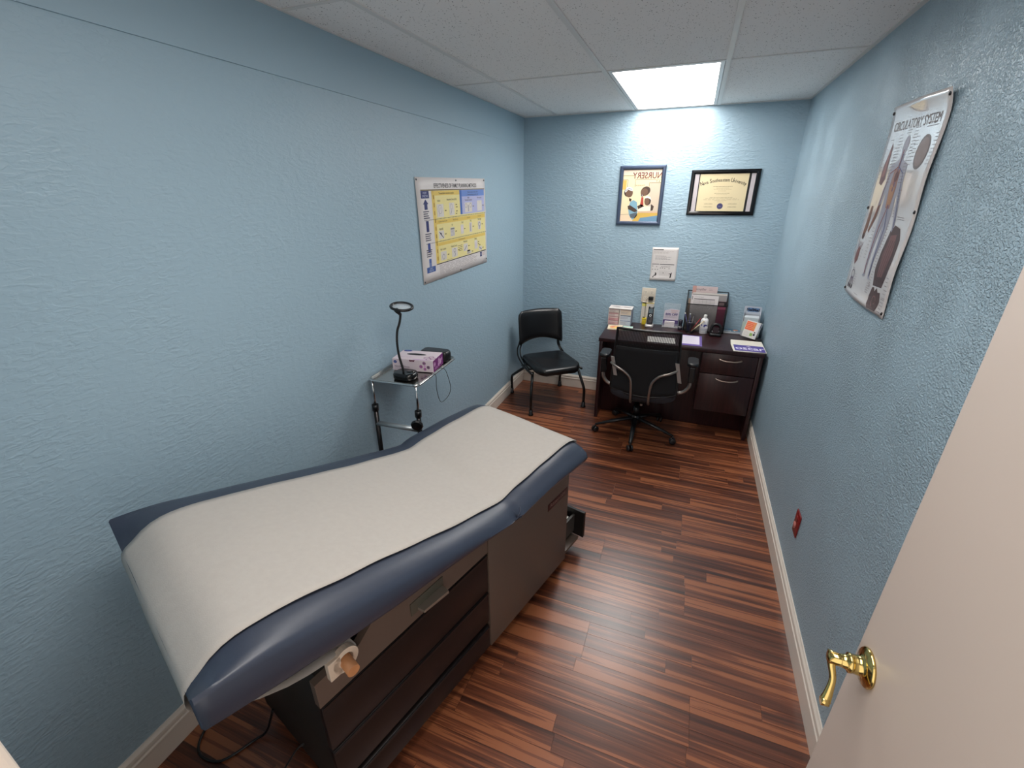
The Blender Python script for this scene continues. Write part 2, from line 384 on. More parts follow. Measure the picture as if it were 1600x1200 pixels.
# ceiling: plenum slab, tiles in a metal grid
ceiling = slab('ceiling', (-0.1, W + 0.1, NY - 0.12, 0.1, H + 0.03, H + 0.12), mat('plenum', (60, 60, 60), 0.9))
GX = [0.0, 0.296, 0.930, 1.546, W]; GY = [0.0, -1.300, -2.612, -3.924, NY]
M_BAR = mat('white_grid_metal', (222, 220, 217), 0.45)
def fixture(name, x0, x1, y0, y1, strength, label):
    t = thing(name, label, 'ceiling light', ((x0 + x1) / 2, (y0 + y1) / 2, H), 0, 'recessed ceiling light panels')
    w, d = (x1 - x0) / 2, (y1 - y0) / 2; fr = 0.022
    bm = newbm()
    for b in ((-w, w, -d, -d + fr), (-w, w, d - fr, d), (-w, -w + fr, -d + fr, d - fr), (w - fr, w, -d + fr, d - fr)): add_box(bm, *b, 0.0, 0.028, bev=0.0015)
    obj('frame', bm, mat('white_lamp_frame', (215, 213, 210), 0.3), t)
    m = D.materials.new('lit_diffuser'); m.use_nodes = True; nt = m.node_tree; b = nt.nodes['Principled BSDF']
    b.inputs['Base Color'].default_value = (0.8, 0.8, 0.8, 1); b.inputs['Emission Color'].default_value = (*PANEL_COL, 1); b.inputs['Emission Strength'].default_value = strength
    # two tubes behind the lens: brighter bands along its length
    tc = nt.nodes.new('ShaderNodeTexCoord'); sp = nt.nodes.new('ShaderNodeSeparateXYZ'); nt.links.new(tc.outputs['Object'], sp.inputs[0])
    ab = nt.nodes.new('ShaderNodeMath'); ab.operation = 'ABSOLUTE'; nt.links.new(sp.outputs['X'], ab.inputs[0])
    s1 = nt.nodes.new('ShaderNodeMath'); s1.operation = 'SUBTRACT'; s1.inputs[1].default_value = 0.14; nt.links.new(ab.outputs[0], s1.inputs[0])
    a2 = nt.nodes.new('ShaderNodeMath'); a2.operation = 'ABSOLUTE'; nt.links.new(s1.outputs[0], a2.inputs[0])
    mr = nt.nodes.new('ShaderNodeMapRange'); mr.inputs[1].default_value = 0.0; mr.inputs[2].default_value = 0.14; mr.inputs[3].default_value = strength * 1.25; mr.inputs[4].default_value = strength * 0.8
    nt.links.new(a2.outputs[0], mr.inputs[0]); nt.links.new(mr.outputs[0], b.inputs['Emission Strength'])
    bm = newbm(); add_box(bm, -w + fr, w - fr, -d + fr, d - fr, 0.020, 0.024)
    obj('diffuser', bm, m, t)
    return t
LIT = {(2, 0): ('flat lit ceiling light panel near the back wall, above the desk', PANEL_BACK), (2, 2): ('flat lit ceiling light panel at the doorway end of the ceiling', PANEL_NEAR)}
for i in range(4):
    for j in range(4):
        x0, x1, y1, y0 = GX[i], GX[i + 1], GY[j], GY[j + 1]
        if (i, j) in LIT:
            fixture('ceiling_light', x0 + 0.014, x1 - 0.014, y0 + 0.014, y1 - 0.014, LIT[i, j][1], LIT[i, j][0]); continue
        bm = newbm(); add_box(bm, x0 + 0.003, x1 - 0.003, y0 + 0.003, y1 - 0.003, H + 0.003, H + 0.016)
        obj('ceiling_tile', bm, M_TILE, ceiling)
for x in GX[1:-1]: boxobj('grid_bar', (x - 0.012, x + 0.012, NY, 0, H - 0.0015, H + 0.0025), M_BAR, ceiling)
for y in GY[1:-1]:
    for a, b in zip(GX, GX[1:]): boxobj('grid_bar', (a + 0.012, b - 0.012, y - 0.009, y + 0.009, H - 0.0005, H + 0.0025), M_BAR, ceiling)
bm = newbm(); q = 0.019
for b in ((0.006, q, NY, 0), (W - q, W, NY, 0), (q, W - q, -q, 0), (q, W - q, NY, NY + q)): add_box(bm, *b, H - 0.002, H + 0.0022)
obj('wall_angle', bm, M_BAR, ceiling)

# door, open at a right angle, hinged on the right of the doorway
dX, dY = 1.878, -3.435
bm = newbm(); add_box(bm, dX, dX + 0.036, NY + 0.016, dY, 0.012, 2.045, bev=0.002); door = struct('door_1', bm, M_DOOR, label='open cream door with a polished brass lever, nearest the camera')
hz, hy = 1.078, dY - 0.048
R_y = Matrix.Translation((dX, hy, hz)) @ Matrix.Rotation(-PI / 2, 4, 'Y')
bm = newbm(); add_lathe(bm, [(0, 0), (.033, 0), (.0335, .003), (.031, .006), (.022, .009), (.0165, .012), (.0155, .024), (.0165, .025), (.0165, .029), (.0125, .031), (.0105, .040), (.0105, .058), (0, .060)], 28, R_y)
hd = obj('door_handle', bm, M_BRASS, door, 'polished brass lever handle')
bm = newbm(); P = smooth_path([(dX - .051, hy + .006, hz + .010), (dX - .053, hy - .006, hz - .006), (dX - .050, hy - .020, hz - .024), (dX - .054, hy - .033, hz - .040), (dX - .059, hy - .043, hz - .056)], 5)
add_tube(bm, P, [0.0088 - 0.0036 * math.sin(PI * i / (len(P) - 1)) for i in range(len(P))], 10, flatten=.75)
add_tube(bm, [(dX - .054, hy - .044, hz - .056), (dX - .066, hy - .044, hz - .057)], .0072, 10)
obj('lever', bm, M_BRASS, hd)
bm = newbm(); add_lathe(bm, [(0, 0), (.033, 0), (.0335, .003), (.022, .009), (.0155, .024), (0, .03)], 24, Matrix.Translation((dX + .036, hy, hz)) @ Matrix.Rotation(PI / 2, 4, 'Y')); obj('rear_knob', bm, M_BRASS, door)
for z in (0.25, 1.02, 1.80):
    bm = newbm(); add_tube(bm, [(dX - .004, NY + .020, z - .045), (dX - .004, NY + .020, z + .045)], .006, 8); obj('hinge', bm, M_BRASS, door)

# ================================================================ EXAM TABLE   local frame: x = across (s), y = along (t)
A = math.radians(15.5); nS = Vector((math.cos(A), -math.sin(A), 0)); dT = Vector((math.sin(A), math.cos(A), 0))
tc_s, tc_t = 1.46, -2.70
base = nS * tc_s + dT * tc_t
TR = -A      # rotation about z taking local x->nS, local y->dT
table = thing('exam_table', 'navy vinyl exam table on a taupe and dark brown cabinet', 'exam table', base, TR)
L = lambda s, t, z: (s - tc_s, t - tc_t, z)
def lb(s0, s1, t0, t1, z0, z1): return (s0 - tc_s, s1 - tc_s, t0 - tc_t, t1 - tc_t, z0, z1)
M_TAUPE = mat('taupe_laminate', (104, 90, 80), 0.42, vary=(3, (96, 83, 75)))
M_DRAW = mat('dark_brown_laminate', (24, 17, 17), 0.42)
M_NAVY = mat('navy_vinyl', (54, 61, 76), 0.38, bump=(260, 0.12, 0.001), vary=(4, (48, 56, 72)))
boxobj('cabinet', lb(1.17, 1.692, -3.32, -2.045, 0.075, 0.680), mat('dark_green_black', (34, 34, 32), 0.5), table, 0.003, label='dark cabinet carcass')
boxobj('plinth', lb(1.20, 1.665, -3.29, -2.065, 0.0, 0.075), M_DARK, table)
bm = newbm(); MST = Matrix(((0, 0, 1, 0), (1, 0, 0, 0), (0, 1, 0, 0), (0, 0, 0, 1)))
add_prism(bm, [(-3.335 - tc_t, .592), (-2.648 - tc_t, .592), (-2.648 - tc_t, .745), (-3.13 - tc_t, .745), (-3.20 - tc_t, .690), (-3.335 - tc_t, .682)], 1.688 - tc_s, 1.711 - tc_s, MST)
obj('top_panel', bm, M_TAUPE, table, 'taupe panel along the top')
boxobj('side_panel', lb(1.688, 1.711, -2.642, -2.035, 0.080, 0.735), M_TAUPE, table, 0.002, label='plain taupe side panel')
for z0, z1 in ((0.398, 0.584), (0.232, 0.390), (0.085, 0.205)):
    d = boxobj('drawer', lb(1.688, 1.709, -3.332, -2.648, z0, z1), M_DRAW, table, 0.003)
    bm = newbm(); add_box(bm, *lb(1.7085, 1.7125, -3.330, -2.650, z1 - 0.012, z1 - 0.002), bev=0.001); obj('finger_pull', bm, M_DRAW, d)
h = boxobj('handle_plate', lb(1.7105, 1.714, -3.020, -2.880, 0.622, 0.672), mat('olive_grey', (78, 76, 66), 0.5), table, 0.001)
bm = newbm(); add_prism(bm, [(-0.050, 0), (0.058, 0), (0.054, 0.026), (-0.046, 0.034)], -.006, .005, Matrix.Translation(L(1.714, -2.936, 0.634)) @ Matrix.Rotation(-PI / 2, 4, 'Z')); obj('pull_handle', bm, mat('satin_alu', (168, 158, 146), 0.35, metal=.6), h)
boxobj('name_plate', lb(1.7105, 1.7125, -2.222, -2.050, 0.502, 0.540), mat('dark_red_plate', (58, 22, 24), 0.35), table, 0.0005, label='dark red maker plate')
p = Print(L(1.7125, -2.222, 0.502), (0, 1, 0), (0, 0, 1), .172, .038, step=.0001, base=.0003)
p.text(.086, .012, .028, 'Ritter-104', (156, 128, 120), sx=1.15); p.done('plate_lettering', table)
# pulled-out step drawer at the far end
bm = newbm(); f0, f1 = 1.23, 1.714
add_box(bm, *lb(f0, f1, -1.845, -1.828, 0.082, 0.246), bev=0.002)
dr = obj('end_drawer', bm, mat('drawer_black', (22, 20, 20), 0.4), table, 'black end drawer pulled out a little')
bm = newbm()
add_box(bm, *lb(1.645, 1.657, -2.06, -1.846, 0.105, 0.215)); add_box(bm, *lb(1.27, 1.282, -2.06, -1.846, 0.105, 0.215)); add_box(bm, *lb(1.282, 1.645, -2.06, -1.846, 0.105, 0.113))
obj('drawer_box', bm, mat('drawer_grey', (70, 68, 64), 0.5), dr)
boxobj('runner', lb(1.645, 1.69, -2.10, -1.85, 0.068, 0.086), M_TAUPE, dr, 0.002)
bm = newbm(); add_box(bm, *lb(1.44, 1.635, -2.05, -1.87, 0.1135, 0.205), bev=.001); o = obj('paper_liner', bm, M_WHITE, dr)

# cushion: one upholstered pad following a shallow V, crowned in the middle, square-stitched at the head end
def prof(tab):
    def f(t):
        if t >= tab[0][0]: return tab[0][1]
        for (a, za), (b, zb) in zip(tab, tab[1:]):
            if b <= t <= a: return za + (zb - za) * (a - t) / (a - b)
        return tab[-1][1]
    def g(t): return sum(w_ * f(t + d_) for d_, w_ in ((-.024, .15), (-.012, .2), (0, .3), (.012, .2), (.024, .15)))
    return g
t0, t1 = -2.070, -3.537
Zc = prof([(-2.07, .826), (-2.09, .842), (-2.13, .850), (-2.36, .852), (-2.52, .846), (-2.59, .832), (-2.70, .856), (-2.89, .903), (-3.01, .936), (-3.14, .974), (-3.27, 1.010), (-3.37, 1.033), (-3.43, 1.040), (-3.47, 1.034), (-3.50, 1.018), (-3.53, .992), (-3.56, .965)])
Zr = prof([(-2.07, .804), (-2.30, .820), (-2.52, .818), (-2.58, .804), (-2.66, .824), (-2.75, .848), (-3.01, .914), (-3.14, .948), (-3.27, .982), (-3.41, 1.020), (-3.50, 1.031), (-3.56, 1.034)])
Zb = prof([(-2.07, .748), (-2.37, .770), (-2.57, .764), (-2.75, .796), (-2.92, .824), (-3.11, .850), (-3.25, .876), (-3.39, .910), (-3.56, .958)])
SL, SR = 1.118, 1.830; CS = (SL + SR) / 2; HW = (SR - SL) / 2
def skew(t, x): return t + .03 - .06 * (x / HW * .5 + .5)
def sec(t, end=0.0):
    zc, zr, zb = Zc(t), Zr(t), Zb(t); cr = math.exp(-((t + 2.585) / .016) ** 2); sq = max(0, min(1, (-3.32 - t) / .18))
    rd = .018 - .010 * sq      # edge rounding tightens to a seam at the head end
    hf = [(0, zc + .004), (.10, zc + .0035), (.19, zc + .002), (.262, zc), (.300, zc * .72 + zr * .28 - .001), (HW - .030, zc * .35 + zr * .65), (HW - rd, zr + .002 * sq), (HW - rd * .35, zr - rd * .35), (HW, zr - rd * 1.1), (HW + .003 * (1 - sq), (zr + zb) / 2), (HW, zb + rd * 1.1), (HW - rd * .4, zb + rd * .35), (HW - rd, zb), (.2, zb), (0, zb)]
    out = []
    for k, (x, z) in enumerate(hf):
        z2 = z; x2 = x - cr * .010 * (1 if x > .33 else 0) - end * .004 * (1 if x > .3 else 0)
        if end: z2 = z - end * .004 * (1 if z > (zr + zb) / 2 else -1)
        out.append((x2, z2))
    pts = out + [(-x, z) for x, z in reversed(out[1:-1])]
    return [Vector(L(CS + x, skew(t, x), z)) for x, z in pts]
rings = [sec(t0, 1.0)]
n_ = 64
for i in range(n_ + 1): rings.append(sec(t0 - .004 + (t1 - t0 + .008) * i / n_))
rings.append(sec(t1, 1.0))
bm = newbm(); add_loft(bm, rings)
cush = obj('cushion', bm, M_NAVY, table, 'navy vinyl pad with rounded edges')
cush.data.set_sharp_from_angle(angle=math.radians(48))
bm = newbm(); add_tube(bm, [Vector(L(SR - 0.010, -2.612, .784)) + Vector((0.003 * math.cos(a), 0.006 * math.cos(a), 0.006 * math.sin(a))) for a in [2 * PI * k / 12 for k in range(12)]], .0032, 6, closed=True)
obj('seam_hole', bm, mat('navy_dark', (34, 40, 56), .5), cush)  # small dark ring standing for the hole in the wrinkled seam
for k, (dz, dy) in enumerate(((.035, .03), (.02, -.05), (-.02, .04), (.045, -.01))):   # folds pulled into the hinge
    bm = newbm(); add_tube(bm, smooth_path([L(SR - .011, -2.612, .784), L(SR - .006, -2.612 + dy * .5, .784 + dz * .45), L(SR - .010 - abs(dz) * .2, -2.612 + dy, .784 + dz * .8)], 4), [.0035, .003, .003, .0025, .0025, .002, .002, .0015, .001], 6)
    obj('vinyl_fold', bm, M_NAVY, cush)
bm = newbm()      # steel arms carrying the raised back section
add_box(bm, *lb(1.20, 1.68, -3.19, -2.10, 0.680, 0.735)); 
obj('support_plate', bm, M_BLKM, table)
for s in (1.25, 1.62): bm = newbm(); add_tube(bm, [L(s, -3.17, .74), L(s, -3.38, .90)], .012, 8); obj('support_arm', bm, M_BLKM, table)
# roll holder
bm = newbm(); m4 = Matrix.Translation(L(1.736, -3.262, .735)) @ Matrix.Rotation(PI / 2, 4, 'Y')
add_lathe(bm, [(.021, 0), (.036, 0), (.036, .018), (.021, .018), (.021, 0)], 24, m4, smooth=False)
add_box(bm, *lb(1.736, 1.754, -3.310, -3.275, .704, .764), bev=.002)
rh = obj('roll_holder', bm, mat('ivory_plastic', (222, 205, 186), .45), table, 'ivory plastic roll holder')
bm = newbm(); add_tube(bm, [L(1.70, -3.258, .733), L(1.790, -3.266, .729)], .0165, 18)
obj('wooden_dowel', bm, mat('pine_dowel', (206, 148, 100), .5, bump=(90, .2, .001), vary=(60, (178, 120, 78))), table, 'pale wooden dowel end')
# cord under the table (part of the table)
bm = newbm(); add_tube(bm, smooth_path([nS * 1.25 + dT * -3.326 + Vector((0, 0, .12)), nS * 1.235 + dT * -3.36 + Vector((0, 0, .03)), (.262, -3.60, .008), (.206, -3.69, .007), (.113, -3.70, .007), (.06, -3.64, .007), (.03, -3.5, .007), (.025, -3.3, .007)], 6), .0045, 8)
cd = obj('power_cord', bm, M_BLK); tag(cd, 'black power cord looped on the floor under the head of the exam table', 'cord')
bm = newbm(); add_tube(bm, smooth_path([nS * 1.47 + dT * -3.327 + Vector((0, 0, .16)), nS * 1.44 + dT * -3.345 + Vector((0, 0, .12)), nS * 1.40 + dT * -3.40 + Vector((0, 0, .02)), nS * 1.38 + dT * -3.46 + Vector((0, 0, .006)), nS * 1.30 + dT * -3.60 + Vector((0, 0, .006))], 6), .003, 8)
cd = obj('power_cord', bm, mat('grey_cable', (60, 60, 58), .5)); tag(cd, 'thin grey cord on the floor beside the dark end of the table cabinet', 'cord')

# exam paper: thin sheet over the pad, plus its roll
pp = thing('exam_paper', 'off-white crepe paper sheet drawn over the exam table pad', 'exam paper', base, TR)
M_PAP = mat('crepe_paper', (190, 184, 176), .85, bump=(420, .35, .001), vary=(60, (180, 173, 166)))
G = .0026
path = [(-2.058, .778), (-2.056, .800), (-2.061, Zc(-2.08) - .006)]
tt = -2.078
while tt > -3.515: path.append((tt, Zc(tt) + G)); tt -= .0235
ze = Zc(-3.525)
path += [(-3.529, ze + .003), (-3.5405, ze - .008), (-3.5445, ze - .026), (-3.545, ze - .045), (-3.544, .955), (-3.536, .930), (-3.518, .900), (-3.492, .876), (-3.433, .833), (-3.378, .800), (-3.33, .780), (-3.285, .768), (-3.245, .766)]
NTOP = len(path) - 12
bm = newbm(); M_ = 24; vg = []
for side in (0, 1):
    rows = []
    for i, (t, z) in enumerate(path):
        a = Vector((0,) + path[max(i - 1, 0)]); b = Vector((0,) + path[min(i + 1, len(path) - 1)]); tg = (b - a).normalized(); nn = Vector((0, tg.z, -tg.y))
        wob = .0016 * math.sin(t * 15) + .0012 * math.sin(t * 33 + 1); tp = max(0, min(1, (i - len(path) + 9) / 8)) * .018
        row_ = []
        for j in range(M_ + 1):
            f = j / M_; s = 1.232 + wob * .6 + tp + (1.762 + wob - 1.232 - wob * .6 - 2 * tp) * f
            hgt = .0006 * math.sin(t * 31 + f * 9)  + side * -.0005
            cw = max(0, 1 - abs(s - CS - .03) / .30) ** .7 * 0.0042 if 2 < i < NTOP else (.0042 * max(0, 1 - abs(s - CS) / .28) ** .7 * (.6 if i <= 2 else 0))
            row_.append(bm.verts.new(Vector(L(s, skew(t, s - CS), z + cw)) + Vector((0, nn.y, nn.z)) * -hgt * -1))
        rows.append(row_)
    vg.append(rows)
for rows in vg:
    for r_, q_ in zip(rows, rows[1:]):
        for j in range(M_): f = bm.faces.new((r_[j], r_[j + 1], q_[j + 1], q_[j])); f.smooth = True
for i in range(len(path) - 1):
    for j in (0, M_): bm.faces.new((vg[0][i][j], vg[0][i + 1][j], vg[1][i + 1][j], vg[1][i][j]))
for i in (0, len(path) - 1):
    for j in range(M_): bm.faces.new((vg[0][i][j], vg[0][i][j + 1], vg[1][i][j + 1], vg[1][i][j]))
obj('sheet', bm, M_PAP, pp)
bm = newbm(); add_lathe(bm, [(.0175, 0), (.0365, 0), (.0365, .535), (.0175, .535), (.0175, 0)], 28, Matrix.Translation(L(1.200, -3.256, .728)) @ Matrix.Rotation(PI / 2, 4, 'Y')); obj('paper_roll', bm, M_PAP, pp)

# ================================================================ MAYO STAND by the left wall, with what stands on it
TZ = 0.945
st = thing('instrument_stand', 'chrome tray stand beside the left wall, behind the exam table', 'stand', (0.162, -2.225, 0), math.radians(3))
bm = newbm(); w, h = .145, .225
outer = rrect(2 * w, 2 * h, .03, 5); inner = rrect(2 * w - .008, 2 * h - .008, .028, 5); floor_ = rrect(2 * w - .016, 2 * h - .016, .026, 5)
R = lambda pts, z: [Vector((x, y, z)) for x, y in pts]
add_loft(bm, [R(floor_, TZ - .004), R(inner, TZ + .010), R(outer, TZ + .011), R(outer, TZ + .008), R(inner, TZ + .006), R(floor_, TZ - .007)], cap=True)
M_STEEL = mat('brushed_steel', (176, 174, 170), .25, metal=1, bump=(160, .05, .001))
obj('tray', bm, M_STEEL, st, 'rectangular steel tray')
bm = newbm(); add_tube(bm, [Vector((x, y, TZ + .004)) for x, y in rrect(2 * w + .004, 2 * h + .004, .032, 6)], .0052, 8, closed=True); obj('tray_frame', bm, M_CHR, st)
for s in (-1, 1):
    x = s * .128
    bm = newbm(); add_tube(bm, [(x, -.215, TZ), (x, -.217, .78)], .0062, 10); obj('inner_tube', bm, M_CHR, st)
    bm = newbm(); add_tube(bm, [(x, -.217, .80), (x, -.217, .06)], .0125, 12); obj('leg', bm, mat('dark_chrome', (52, 48, 48), .25, metal=.7), st)
    bm = newbm(); add_tube(bm, [(x, -.217, .772), (x, -.217, .806)], .0175, 14); c = obj('collar', bm, M_BLK, st)
    if s > 0:
        bm = newbm(); add_lathe(bm, [(0, 0), (.008, 0), (.008, .018), (.029, .022), (.033, .030), (.029, .040), (0, .043)], 10, Matrix.Translation((x, -.222, .748)) @ Matrix.Rotation(math.radians(105), 4, Vector((1, .25, 0))), smooth=False); obj('clamp_knob', bm, M_BLK, c)
    bm = newbm(); add_tube(bm, [(x, -.26, .045), (x, .20, .045)], .0125, 10); obj('base_rail', bm, M_CHR, st)
    for y in (-.24, .18):
        bm = newbm(); add_lathe(bm, [(0, -.009), (.020, -.009), (.022, -.005), (.022, .005), (.020, .009), (0, .009)], 16, Matrix.Translation((x, y, .022)) @ Matrix.Rotation(PI / 2, 4, 'Y')); obj('caster', bm, M_BLK, st)
bm = newbm(); add_tube(bm, [(-.128, -.217, .695), (.128, -.217, .695)], .0135, 12); obj('cross_bar', bm, mat('dull_chrome', (176, 184, 188), .35, metal=.55), st)

# glove box
gb = thing('glove_box', 'white and purple box of disposable gloves on the steel tray', 'glove box', (0.166, -2.190, TZ + .0005), math.radians(9))
GW, GD, GH = .118, .074, .066
bm = newbm(); add_box(bm, -GW, GW, -GD, GD, 0, GH, bev=.0012, seg=1); obj('carton', bm, mat('carton_pinkish_white', (224, 208, 214), .5), gb)
PU, BL_, PK = (116, 34, 112), (44, 72, 150), (206, 150, 196)
p = Print((-GW, -GD, 0), (1, 0, 0), (0, 0, 1), 2 * GW, GH)
p.ell(.018, .049, .0095, .0085, BL_, 1); p.text(.018, .0465, .006, 'dnz', (220, 226, 240), 2)
p.text(.012, .019, .0145, 'Nitrile Gloves', (88, 60, 92), 1, 'LEFT', sx=1.05); p.lines(.012, .008, .085, .016, 2, .0014, (176, 158, 178))
p.poly([(.098, .065), (.134, .065), (.127, .055), (.103, .055)], (96, 26, 60), 1); p.text(.1155, .0575, .005, 'Medium', (225, 200, 210), 2)
for x, z, r, c in ((.185, .050, .0095, (110, 56, 104)), (.166, .030, .0095, (140, 52, 128)), (.208, .028, .0095, (74, 34, 72)), (.188, .017, .0085, (160, 66, 148)), (.188, .034, .006, (214, 150, 206))):
    p.ell(x, z, r, r, c, 1); p.ring(x, z, r * .55, r * .55, .001, (230, 200, 226), 2)
p.done('front_print', gb)
p = Print((GW, -GD, 0), (0, 1, 0), (0, 0, 1), 2 * GD, GH)
p.rect(.001, .001, 2 * GD - .001, GH - .001, PU, 1)
for x, z, r in ((.022, .040, .012), (.085, .045, .012), (.105, .030, .015), (.080, .022, .012), (.125, .040, .009)): p.ell(x, z, r, r, (214, 170, 206), 2); p.ring(x, z, r * .5, r * .5, .002, PU, 3)
p.lines(.02, .008, .07, .022, 3, .002, (206, 160, 200), 2); p.done('side_print', gb)
p = Print((-GW, -GD, GH), (1, 0, 0), (0, 1, 0), 2 * GW, 2 * GD)
p.ell(.034, .138, .026, .012, BL_, 1); p.text(.034, .134, .012, 'dnz', (150, 170, 215), 2)
p.poly([(.04 + .115 * (.5 - .5 * math.cos(PI * k / 10)) * 1.0 + .01, .085 + .016 * math.sin(PI * k / 10)) for k in range(11)] + [(.165 - .115 * (.5 - .5 * math.cos(PI * k / 10)), .085 - .013 * math.sin(PI * k / 10)) for k in range(11)], (14, 10, 14), 1)
for x, z, r in ((.186, .040, .015), (.206, .056, .012), (.222, .036, .013), (.203, .022, .012)): p.ring(x, z, r, r * .8, .003, (140, 60, 130), 1)
p.lines(.02, .03, .12, .045, 2, .002, (190, 160, 186)); p.rect(.12, .004, .2, .012, (206, 170, 210), 1); p.done('top_print', gb)
# black pouch behind it
pb = newbm(); rg = []
for z, sc in ((0, .96), (.012, 1.0), (.040, 1.0), (.052, .96), (.058, .86)): rg.append([Vector((x * sc, y * sc, z)) for x, y in rrect(.175, .075, .022, 5)])
add_loft(pb, rg)
po = obj('pouch', pb, M_BLKV, None, loc=(.196, -2.049, TZ + .0005)); po.rotation_euler = (0, 0, math.radians(3)); tag(po, 'flat black zip pouch behind the glove box on the tray', 'pouch')
# magnifier lamp
lm = thing('magnifier_lamp', 'black gooseneck lamp with a ring head standing on the steel tray', 'lamp', (0.190, -2.352, TZ + .0008))
bm = newbm(); pr_ = rrect(.125, .098, .040, 6)
add_loft(bm, [[Vector((x * s_, y * s_, z)) for x, y in pr_] for z, s_ in ((0, .96), (.004, 1), (.022, 1), (.030, .93), (.033, .80))]); obj('base', bm, mat('gloss_black', (14, 14, 15), .15), lm)
bm = newbm(); add_lathe(bm, [(.0, .032), (.022, .032), (.022, .0345), (0, .0345)], 20, Matrix.Translation((.025, .012, 0))); obj('touch_button', bm, mat('dark_gloss', (34, 36, 36), .12), lm)
neck = smooth_path([(-.002, -.012, .02), (-.004, -.014, .055), (-.018, -.014, .12), (-.022, -.014, .19), (-.018, -.008, .25), (-.006, 0, .29), (.0, .004, .318), (.002, .005, .336)], 6)
bm = newbm(); add_tube(bm, neck, .0062, 10); obj('gooseneck', bm, M_BLK, lm)
hc = Vector((.004, .020, .372)); tilt = Matrix.Rotation(math.radians(6), 4, 'X') @ Matrix.Rotation(math.radians(8), 4, 'Y')
bm = newbm(); add_tube(bm, [hc + (tilt @ Vector((.054 * math.cos(a), .050 * math.sin(a), 0))) for a in [2 * PI * k / 32 for k in range(32)]], .0072, 8, closed=True)
add_tube(bm, [neck[-1], hc + (tilt @ Vector((0, -.047, -.002)))], [.008, .012], 10)
hd2 = obj('ring_head', bm, M_BLK, lm)
bm = newbm(); add_lathe(bm, [(0, -.002), (.049, -.001), (.049, .001), (0, .003)], 28, Matrix.Translation(hc) @ tilt)
gl = D.materials.new('clear_lens'); gl.use_nodes = True; b = gl.node_tree.nodes['Principled BSDF']; b.inputs['Base Color'].default_value = (.8, .84, .86, 1); b.inputs['Alpha'].default_value = .35; b.inputs['Roughness'].default_value = 0.12
obj('lens', bm, gl, hd2, 'clear round lens')
bm = newbm(); add_tube(bm, smooth_path([(.305, -2.385, TZ + .020), (.322, -2.31, TZ + .018), (.334, -2.29, TZ + .008), (.330, -2.285, TZ - .07), (.328, -2.262, TZ - .145), (.322, -2.22, TZ - .178), (.325, -2.15, TZ - .165), (.327, -2.13, TZ - .12), (.330, -2.165, TZ - .03), (.336, -2.20, TZ + .012), (.322, -2.212, TZ + .018), (.310, -2.215, TZ + .016)], 6), .0016, 6)
tag(obj('lamp_cord', bm, M_BLK), 'thin black cord hanging in a loop over the edge of the steel tray', 'cord')

# ================================================================ VISITOR CHAIR in the corner
vc = thing('side_chair', 'black vinyl armless chair in the corner beside the desk', 'chair', (.388, -.402, 0), math.atan2(-.64, -.77))
def cushion_bm(sections):
    bm = newbm(); add_loft(bm, sections); return bm
# seat: plan outline lofted through its thickness, front edge bowed
def seat_outline(grow):
    out = []
    for x, y in rrect(.425 + grow, .43 + grow, .07, 7):
        yy = y + .07
        if y > 0: yy += .055 * (1 - (x / .22) ** 2) * (y / .215)
        out.append((x, yy))
    return out
secs = []
for z, g_ in ((.383, -.05), (.388, -.012), (.400, 0), (.425, .004), (.438, -.006), (.446, -.03), (.449, -.07)):
    secs.append([Vector((x, y, z - .018 * max(0, (y - .18) / .15) ** 2 + .006 * math.cos(PI * x / .4) * (1 if z > .43 else 0) * -1)) for x, y in seat_outline(g_)])
obj('seat', cushion_bm(secs), M_BLKV, vc, 'padded black vinyl seat')
# back: curved pad with an arched lower edge
bm = newbm(); nx, nz = 18, 10; G2 = {}
def backp(u, v, side):       # u -1..1, v 0..1
    wtop = .220; x = u * (wtop - .0 * v)
    r = .055; zb = .520 + .048 * (1 - u * u); zt = .838 - .004 * u * u
    z = zb + (zt - zb) * v
    if v > .75: 
        k = (v - .75) / .25; lim = 1 - .14 * (1 - math.sqrt(max(0, 1 - k ** 2.6))); x *= lim
    if v < .12: x *= 1 - .03 * (1 - v / .12) ** 2
    y = -.215 + .050 * u * u - .045 * (v - .3)
    edge = (max(0, 1 - (1 - abs(u)) / .10)) ** 2 + (max(0, 1 - (1 - v) / .12)) ** 2 + (max(0, 1 - v / .10)) ** 2
    th = .017 * (1 - .85 * min(1, edge))
    return Vector((x, y + side * th, z))
for sd_ in (1, -1):
    for i in range(nx + 1):
        for j in range(nz + 1): G2[sd_, i, j] = bm.verts.new(backp(-1 + 2 * i / nx, j / nz, sd_))
for sd_ in (1, -1):
    for i in range(nx):
        for j in range(nz): f = bm.faces.new((G2[sd_, i, j], G2[sd_, i + 1, j], G2[sd_, i + 1, j + 1], G2[sd_, i, j + 1])); f.smooth = True
for i in range(nx):
    for j in (0, nz): f = bm.faces.new((G2[1, i, j], G2[1, i + 1, j], G2[-1, i + 1, j], G2[-1, i, j])); f.smooth = True
for j in range(nz):
    for i in (0, nx): f = bm.faces.new((G2[1, i, j], G2[1, i, j + 1], G2[-1, i, j + 1], G2[-1, i, j])); f.smooth = True
obj('backrest', bm, M_BLKV, vc, 'curved black vinyl backrest')
